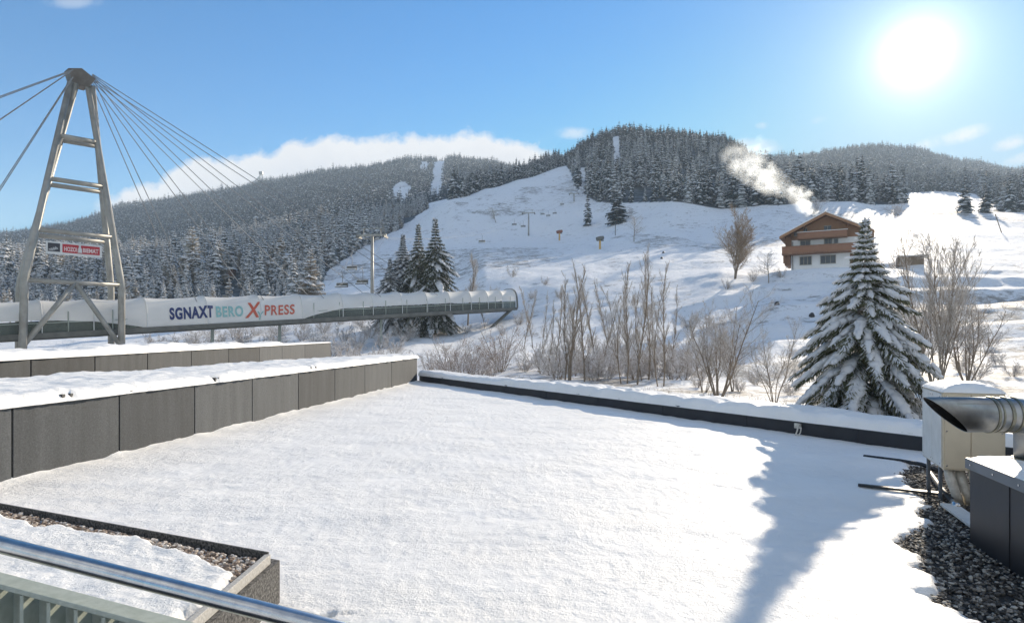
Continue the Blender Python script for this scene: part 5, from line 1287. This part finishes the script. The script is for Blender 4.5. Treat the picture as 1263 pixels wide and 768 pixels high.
# ------------------------------------------------------------------ chalet
hx, hy = HOUSE_C; hz = zz(121, 337)-.35
ROT = -math.atan2(hx, hy)-R(3)
root = empty('alpine_chalet', (hx, hy, hz), 'white and brown wooden alpine chalet with a smoking chimney', 'house'); root.rotation_euler = (0, 0, ROT); root.scale = (.985, 1.1, 1.1)
def part(m, name, mt, parent=None, smooth=False, bev=0):
    if isinstance(mt, str): mt = [mt]
    o = bpy.data.objects.new(name, m.mesh(name, mt, smooth)); COL.objects.link(o); o.parent = parent or root; return o
def hb(x0, x1, y0, y1, z0, z1): return MB().box(((x0+x1)/2, (y0+y1)/2, (z0+z1)/2), (x1-x0, y1-y0, z1-z0))
HW = 6.15
part(hb(-HW, HW, 0, 12, -1.5, 6.3), 'wall', 'render')
RX, RZ, AP = 7.95, 6.75, 10.35      # eave half width, eave height, apex height
g = MB(); g.slab([(-HW, -.04, 6.25), (HW, -.04, 6.25), (HW, -.04, 7.35), (0, -.04, AP-.35), (-HW, -.04, 7.35)], (0, 12.08, 0)); part(g, 'gable', 'wood')
# roof: wooden slab, fascia, snow
for sd in (-1, 1):
    r_ = MB(); r_.slab([(0, -2.1, AP-.32), (sd*RX, -2.1, RZ-.32), (sd*RX, -2.1, RZ), (0, -2.1, AP)][::sd], (0, 15.2, 0)); part(r_, 'roof', 'wood_dark')
    r_ = MB(); r_.slab([(0, -2.16, AP-.42), (sd*(RX+.05), -2.16, RZ-.42), (sd*(RX+.05), -2.16, RZ+.03), (0, -2.16, AP+.03)][::sd], (0, .055, 0)); part(r_, 'bargeboard', 'wood')
    r_ = MB(); r_.slab([(0, -2.05, AP+.005), (sd*(RX-.05), -2.05, RZ+.005), (sd*(RX-.05), -2.05, RZ+.22), (0, -2.05, AP+.26)][::sd], (0, 15.0, 0)); part(r_, 'roof_snow', 'snow_soft')
for xx in (-7.2, -3.7, 3.7, 7.2): 
    zt = AP-.33-(AP-RZ)*abs(xx)/RX; part(hb(xx-.12, xx+.12, -2.0, 0, zt-.28, zt), 'purlin', 'wood_dark')
c_ = hb(-2.55, -1.75, 4.6, 5.4, 8.2, 11.0); ch = part(c_, 'chimney', 'stone'); part(hb(-2.7, -1.6, 4.45, 5.55, 11.0, 11.25), 'snow_cap', 'snow_soft', ch)
# upper balcony under the gable, lower balcony round the left corner
ub = part(hb(-4.9, 3.6, -1.25, -1.13, 6.35, 7.35), 'balcony', 'wood_balcony'); part(hb(-4.9, 3.6, -1.28, -.05, 6.15, 6.33), 'balcony_floor', 'wood_dark', ub)
part(hb(-5.0, 3.7, -1.33, -1.05, 7.36, 7.44), 'snow_cap', 'snow_soft', ub)
part(hb(-7.05, -6.0, -.4, -.3, 5.0, 6.9), 'side_boarding', 'wood_dark'); part(hb(-7.1, -6.2, -.3, 6, 5.2, 6.6), 'side_boarding', 'wood_dark')
lb = part(hb(-7.6, 5.0, -1.55, -1.43, 3.85, 5.0), 'balcony', 'wood_balcony'); part(hb(-7.6, 5.0, -1.6, -.05, 3.62, 3.82), 'balcony_floor', 'wood_dark', lb)
part(hb(-7.6, -7.48, -1.42, 8, 3.85, 5.0), 'balcony_side', 'wood_dark', lb); part(hb(-7.6, -6.2, -.0, 8, 3.62, 3.82), 'balcony_floor', 'wood_dark', lb)
part(hb(-7.65, 5.05, -1.63, -1.35, 5.01, 5.08), 'handrail', 'wood', lb)
part(hb(-7.4, -7.0, -1.3, -1.0, 2.2, 3.6), 'bracket', 'wood_dark', lb); part(hb(-7.2, -6.2, -1.0, 5, 1.9, 3.6), 'wood_store', 'wood_dark')
def win(x0, x1, z0, z1, bars=2):
    w = part(hb(x0, x1, -.05, .02, z0, z1), 'window', 'window')
    m = MB(); m.box(((x0+x1)/2, -.08, z0-.03), (x1-x0+.16, .12, .09)); m.box(((x0+x1)/2, -.08, z1+.03), (x1-x0+.16, .12, .09))
    for k in range(bars+1):
        xx = x0+(x1-x0)*k/bars; m.box((xx, -.075, (z0+z1)/2), (.09, .10, z1-z0))
    part(m, 'frame', 'frame', w)
win(-4.55, -2.55, 1.95, 3.3, 3); win(-.95, 1.6, 2.0, 3.3, 3); win(-4.5, -3.3, .05, .95, 1)
win(-4.45, -2.75, 4.9, 6.0, 2); win(-.3, 1.0, 4.7, 6.1, 2); win(1.35, 2.0, 4.9, 6.0, 1)
def gwin(x0, x1, z0, z1):
    w = part(hb(x0, x1, -.12, -.02, z0, z1), 'window', 'window'); m = MB(); m.box(((x0+x1)/2, -.14, z0-.03), (x1-x0+.2, .1, .1)); m.box(((x0+x1)/2, -.14, z1+.03), (x1-x0+.2, .1, .1)); m.box(((x0+x1)/2, -.14, (z0+z1)/2), (.08, .1, z1-z0)); part(m, 'frame', 'frame', w)
gwin(-.35, .85, 7.5, 8.3); gwin(-3.9, -3.3, 7.5, 8.1); gwin(-5.6, -4.9, 7.0, 7.5)
d_ = part(hb(4.0, 5.1, -.06, .02, 1.7, 3.5), 'door', 'wood_dark'); part(hb(4.9, 4.98, -.10, -.06, 2.5, 2.7), 'handle', 'frame', d_)
part(hb(-5.9, -5.75, -.10, -.02, .2, 6.0), 'rain_pipe', 'stone')
# shed and earth banks on the right
px, d = 1122, 121; x = d*(px-CX)/F; z = T(px, d)
o = empty('low_shed', (x, d, z), 'low weathered wooden shed at the field edge right of the chalet', 'shed')
m = MB(); m.box((x, d, z+.5), (4.2, 2.5, 1.6), -.4); m.build('wall', 'old_wood', o)
m = MB(); m.slab([(x-2.5, d-1.0, z+1.35), (x+2.1, d-2.8, z+1.35), (x+2.9, d+.9, z+1.6), (x-1.6, d+2.6, z+1.6)], (0, 0, .18)); m.build('roof', 'snow_soft', o)

# ------------------------------------------------------------------ chimney smoke
ct = Vector((-2.15, 5.0, 11.3)); ct = Vector((ct.x*.985, ct.y*1.1, ct.z*1.1)); ct.rotate(Matrix.Rotation(ROT, 3, 'Z')); ct = ct+Vector((hx, hy, hz))
def sm(px, py): 
    return P(px, py, ct.y)
cpx_, cpy_ = CX+F*ct.x/ct.y, HY-F*(ct.z-H)/ct.y
puffs = [(ct, .7, 1.5)]+[(P(a, b, ct.y+dy), r_, w) for a, b, dy, r_, w in [(997, 258, 0, 1.3, 1.6), (991, 249, .3, 1.8, 1.4), (985, 240, .6, 2.3, 1.2), (978, 236, .8, 1.9, .8), (968, 231, 1, 2.0, .30), (955, 225, 1, 2.9, .42), (945, 218, 1.2, 3.4, .50), (937, 211, 1.2, 3.0, .36), (926, 206, 1.4, 3.6, .34), (915, 200, 1.5, 3.8, .30), (925, 192, 1.6, 3.4, .24), (905, 196, 1.6, 3.2, .2), (935, 186, 1.6, 2.6, .16)]]
allp = [p for p, _, _ in puffs]; mn = Vector((min(p.x for p in allp)-5, min(p.y for p in allp)-5, ct.z-1.0)); mx = Vector((max(p.x for p in allp)+5, max(p.y for p in allp)+5, max(p.z for p in allp)+5))
cc = (mn+mx)/2; m = MB(); m.box((0, 0, 0), tuple(mx-mn)); 
sm_m = bpy.data.materials.new('chimney smoke'); sm_m.use_nodes = True; nt = sm_m.node_tree; nt.nodes.clear()
out = nt.nodes.new('ShaderNodeOutputMaterial'); pv = nt.nodes.new('ShaderNodeVolumePrincipled'); link(nt, pv.outputs[0], out.inputs['Volume'])
pv.inputs['Color'].default_value = (.88, .94, 1.0, 1); pv.inputs['Anisotropy'].default_value = .6
oc = coord(nt); acc = None
nz_ = noise(nt, .30, 2, .5, oc)
wv = nt.nodes.new('ShaderNodeVectorMath'); wv.operation = 'MULTIPLY_ADD'; wv.inputs[1].default_value = (5.0, 5.0, 5.0); 
sub = nt.nodes.new('ShaderNodeVectorMath'); sub.operation = 'SUBTRACT'; link(nt, nz_.outputs['Color'], sub.inputs[0]); sub.inputs[1].default_value = (.5, .5, .5)
link(nt, sub.outputs[0], wv.inputs[0]); link(nt, oc, wv.inputs[2])
for p, r_, w in puffs:
    v = nt.nodes.new('ShaderNodeVectorMath'); v.operation = 'DISTANCE'; link(nt, wv.outputs[0], v.inputs[0]); v.inputs[1].default_value = tuple(p-cc)
    k = mth(nt, 'MULTIPLY_ADD', v.outputs['Value'], -w*1.25/r_, w*1.25); k = mth(nt, 'MAXIMUM', k, 0.0)
    acc = k if acc is None else mth(nt, 'MAXIMUM', acc, k)
n2 = noise(nt, .50, 3, .5, oc); k = mth(nt, 'MULTIPLY', mth(nt, 'SUBTRACT', n2.outputs['Fac'], .36), 3.6, clamp=True)
link(nt, mth(nt, 'MULTIPLY', mth(nt, 'MULTIPLY', acc, k), .42), pv.inputs['Density'])
o = m.build('chimney_smoke', [sm_m]); o.location = cc; tag(o, 'white smoke drifting up and left from the chalet chimney', 'smoke', None, 'stuff')
sm_m.cycles.volume_step_rate = 0.35 if hasattr(sm_m, 'cycles') and hasattr(sm_m.cycles, 'volume_step_rate') else 1

# ------------------------------------------------------------------ haze
hz_m = bpy.data.materials.new('valley haze'); hz_m.use_nodes = True; nt = hz_m.node_tree; nt.nodes.clear()
out = nt.nodes.new('ShaderNodeOutputMaterial'); pv = nt.nodes.new('ShaderNodeVolumePrincipled'); link(nt, pv.outputs[0], out.inputs['Volume'])
pv.inputs['Color'].default_value = (.72, .86, 1.0, 1); pv.inputs['Density'].default_value = HAZE = 0.00018; pv.inputs['Anisotropy'].default_value = .1
m = MB(); m.box((500, 1150, 268), (7600, 3150, 546)); o = m.build('haze', [hz_m]); tag(o, 'thin bright winter haze in the valley air', 'haze', None, 'stuff')

# ------------------------------------------------------------------ sky, sun, camera
SUN_AZ = math.atan2(1130-CX, F); SUN_EL = R(20.2)
sd = Vector((math.sin(SUN_AZ)*math.cos(SUN_EL), math.cos(SUN_AZ)*math.cos(SUN_EL), math.sin(SUN_EL)))
w = bpy.data.worlds.new('World'); scene.world = w; w.use_nodes = True; nt = w.node_tree; nt.nodes.clear()
out = nt.nodes.new('ShaderNodeOutputWorld'); bg = nt.nodes.new('ShaderNodeBackground'); link(nt, bg.outputs[0], out.inputs['Surface'])
SKY = 0.09; bg.inputs['Strength'].default_value = SKY
sky = nt.nodes.new('ShaderNodeTexSky'); sky.sky_type = 'NISHITA'; sky.sun_disc = False; sky.sun_elevation = SUN_EL; sky.sun_rotation = SUN_AZ
sky.altitude = 900; sky.air_density = 1.0; sky.dust_density = 0.1; sky.ozone_density = 2.0
tc = nt.nodes.new('ShaderNodeTexCoord'); g = tc.outputs['Generated']
sp = nt.nodes.new('ShaderNodeSeparateXYZ'); link(nt, g, sp.inputs[0])
ysafe = mth(nt, 'MAXIMUM', sp.outputs['Y'], .05)
u = mth(nt, 'DIVIDE', sp.outputs['X'], ysafe); v = mth(nt, 'DIVIDE', sp.outputs['Z'], ysafe)
cv = nt.nodes.new('ShaderNodeCombineXYZ'); link(nt, u, cv.inputs[0]); link(nt, v, cv.inputs[1])
# cloud bank behind the left mountain
def U(px): return (px-CX)/F
def Vv(py): return (HY-py)/F
crv = nt.nodes.new('ShaderNodeFloatCurve'); cm = crv.mapping; c0 = cm.curves[0]
ks = [(60, 285), (140, 246), (185, 222), (225, 208), (270, 192), (300, 190), (335, 188), (352, 176), (395, 168), (440, 171), (500, 168), (560, 163), (610, 167), (650, 176), (685, 186), (705, 200), (740, 240)]
u0, u1 = U(0), U(800)
for i, (px, py) in enumerate(ks):
    a, b = (U(px)-u0)/(u1-u0), Vv(py)*2
    if i == 0: c0.points[0].location = (0.0, b)
    if i < len(ks)-1: c0.points.new(a, b)
c0.points[-1].location = (1.0, Vv(300)*2); cm.update()
link(nt, mth(nt, 'MULTIPLY', mth(nt, 'SUBTRACT', u, u0), 1/(u1-u0), clamp=True), crv.inputs['Value'])
vtop = mth(nt, 'MULTIPLY', crv.outputs[0], .5)
cn = noise(nt, 17, 7, .62, cv.outputs[0]); cn2 = noise(nt, 7, 5, .6, cv.outputs[0])
edge = mth(nt, 'ADD', mth(nt, 'SUBTRACT', vtop, v), mth(nt, 'MULTIPLY', mth(nt, 'SUBTRACT', cn.outputs['Fac'], .5), .075))
cden = mth(nt, 'MULTIPLY', mth(nt, 'ADD', edge, .004), 62.0, clamp=True)
cden = mth(nt, 'MULTIPLY', cden, mth(nt, 'LESS_THAN', u, U(760)))
cden = mth(nt, 'MULTIPLY', cden, mth(nt, 'MULTIPLY', mth(nt, 'SUBTRACT', u, U(70)), 9.0, clamp=True))
depth = mth(nt, 'MULTIPLY', edge, 11.0, clamp=True)
# small wisps
wis = None
for px, py, ru, rv, a in [(708, 164, 26, 9, .55), (930, 181, 42, 12, .6), (1190, 166, 38, 11, .75), (1247, 176, 26, 10, .75), (1258, 196, 24, 8, .6), (940, 155, 10, 5, .35), (1010, 148, 12, 5, .3), (90, 3, 40, 10, .35), (1150, 176, 30, 9, .5)]:
    du = mth(nt, 'MULTIPLY', mth(nt, 'SUBTRACT', u, U(px)), F/ru); dv = mth(nt, 'MULTIPLY', mth(nt, 'SUBTRACT', mth(nt, 'MULTIPLY_ADD', u, (-.28 if px > 1000 else 0), v), Vv(py)-.28*(U(px) if px > 1000 else 0)), F/rv)
    q = mth(nt, 'SUBTRACT', 1.0, mth(nt, 'ADD', mth(nt, 'MULTIPLY', du, du), mth(nt, 'MULTIPLY', dv, dv))); q = mth(nt, 'MULTIPLY', mth(nt, 'MAXIMUM', q, 0.0), a)
    wis = q if wis is None else mth(nt, 'MAXIMUM', wis, q)
wn = noise(nt, 30, 6, .65, cv.outputs[0])
wis = mth(nt, 'MULTIPLY', wis, mth(nt, 'MULTIPLY', mth(nt, 'SUBTRACT', wn.outputs['Fac'], .32), 4.0, clamp=True))
den = mth(nt, 'MAXIMUM', cden, wis); den = mth(nt, 'MULTIPLY', den, mth(nt, 'GREATER_THAN', sp.outputs['Y'], .1))
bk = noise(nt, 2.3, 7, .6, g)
back = mth(nt, 'MULTIPLY', mth(nt, 'MULTIPLY', mth(nt, 'SUBTRACT', bk.outputs['Fac'], .40), 5.0, clamp=True), mth(nt, 'MULTIPLY', mth(nt, 'SUBTRACT', -.02, sp.outputs['Y']), 4.0, clamp=True))  # unseen cloud deck behind the viewpoint, added as fill for surfaces facing the camera
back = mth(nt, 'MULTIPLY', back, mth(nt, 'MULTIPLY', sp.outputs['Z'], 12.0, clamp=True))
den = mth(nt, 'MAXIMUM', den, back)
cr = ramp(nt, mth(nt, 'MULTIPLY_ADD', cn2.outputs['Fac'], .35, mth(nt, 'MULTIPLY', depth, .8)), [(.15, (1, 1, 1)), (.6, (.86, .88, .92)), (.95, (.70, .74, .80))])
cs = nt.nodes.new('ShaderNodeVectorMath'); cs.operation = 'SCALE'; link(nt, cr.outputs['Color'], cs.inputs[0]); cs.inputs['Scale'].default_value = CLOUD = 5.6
hs = nt.nodes.new('ShaderNodeHueSaturation'); hs.inputs['Saturation'].default_value = 1.42; link(nt, sky.outputs['Color'], hs.inputs['Color'])
sx_ = nt.nodes.new('ShaderNodeSeparateColor'); link(nt, hs.outputs['Color'], sx_.inputs[0])
cx_ = nt.nodes.new('ShaderNodeCombineColor')
for k_, cap in enumerate((2.7, 4.05, 5.3)): link(nt, mth(nt, 'SMOOTH_MIN', sx_.outputs[k_], cap, 1.6), cx_.inputs[k_])      # even out the glare round the sun
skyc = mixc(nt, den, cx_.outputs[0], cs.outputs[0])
# the sun itself with its aureole
dt = nt.nodes.new('ShaderNodeVectorMath'); dt.operation = 'DOT_PRODUCT'; nrmn = nt.nodes.new('ShaderNodeVectorMath'); nrmn.operation = 'NORMALIZE'
link(nt, g, nrmn.inputs[0]); link(nt, nrmn.outputs[0], dt.inputs[0]); dt.inputs[1].default_value = tuple(sd)
dc = mth(nt, 'MAXIMUM', dt.outputs['Value'], 0.0)
gl = None
for pw, am in ((9000.0, 30.0), (1700.0, 6.0), (420.0, 2.6), (110.0, .9), (28.0, .35)):
    t_ = mth(nt, 'MULTIPLY', mth(nt, 'POWER', dc, pw), am); gl = t_ if gl is None else mth(nt, 'ADD', gl, t_)
gs = nt.nodes.new('ShaderNodeVectorMath'); gs.operation = 'SCALE'; gs.inputs[0].default_value = (1, .97, .92); link(nt, gl, gs.inputs['Scale'])
ad = nt.nodes.new('ShaderNodeVectorMath'); ad.operation = 'ADD'; link(nt, skyc, ad.inputs[0]); link(nt, gs.outputs[0], ad.inputs[1])
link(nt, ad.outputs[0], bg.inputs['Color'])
sl = bpy.data.lights.new('Sun', 'SUN'); sl.energy = 4.4; sl.angle = R(.55); sl.color = (1.0, .87, .69)
so = bpy.data.objects.new('Sun', sl); COL.objects.link(so); so.rotation_euler = sd.to_track_quat('Z', 'Y').to_euler()

cam = bpy.data.cameras.new('Camera'); co = bpy.data.objects.new('Camera', cam); COL.objects.link(co)
co.location = (0, 0, H); co.rotation_euler = (R(90), 0, 0); cam.sensor_width = 36; cam.lens = 36*F/1263; cam.shift_y = (HY-384)/1263
cam.clip_start = .05; cam.clip_end = 9000; scene.camera = co
vs = scene.view_settings; vs.view_transform = 'Standard'; vs.look = 'None'; vs.exposure = 0.92; vs.gamma = 1.0; vs.use_curve_mapping = False
cy = scene.cycles
scene.render.engine = 'CYCLES'
cy.use_denoising = True; cy.max_bounces = 8; cy.diffuse_bounces = 6; cy.glossy_bounces = 3; cy.transparent_max_bounces = 12; cy.volume_bounces = 2
cy.use_adaptive_sampling = True; cy.adaptive_threshold = .02; cy.sample_clamp_indirect = 10
cy.volume_step_rate = 1.0; cy.volume_max_steps = 256
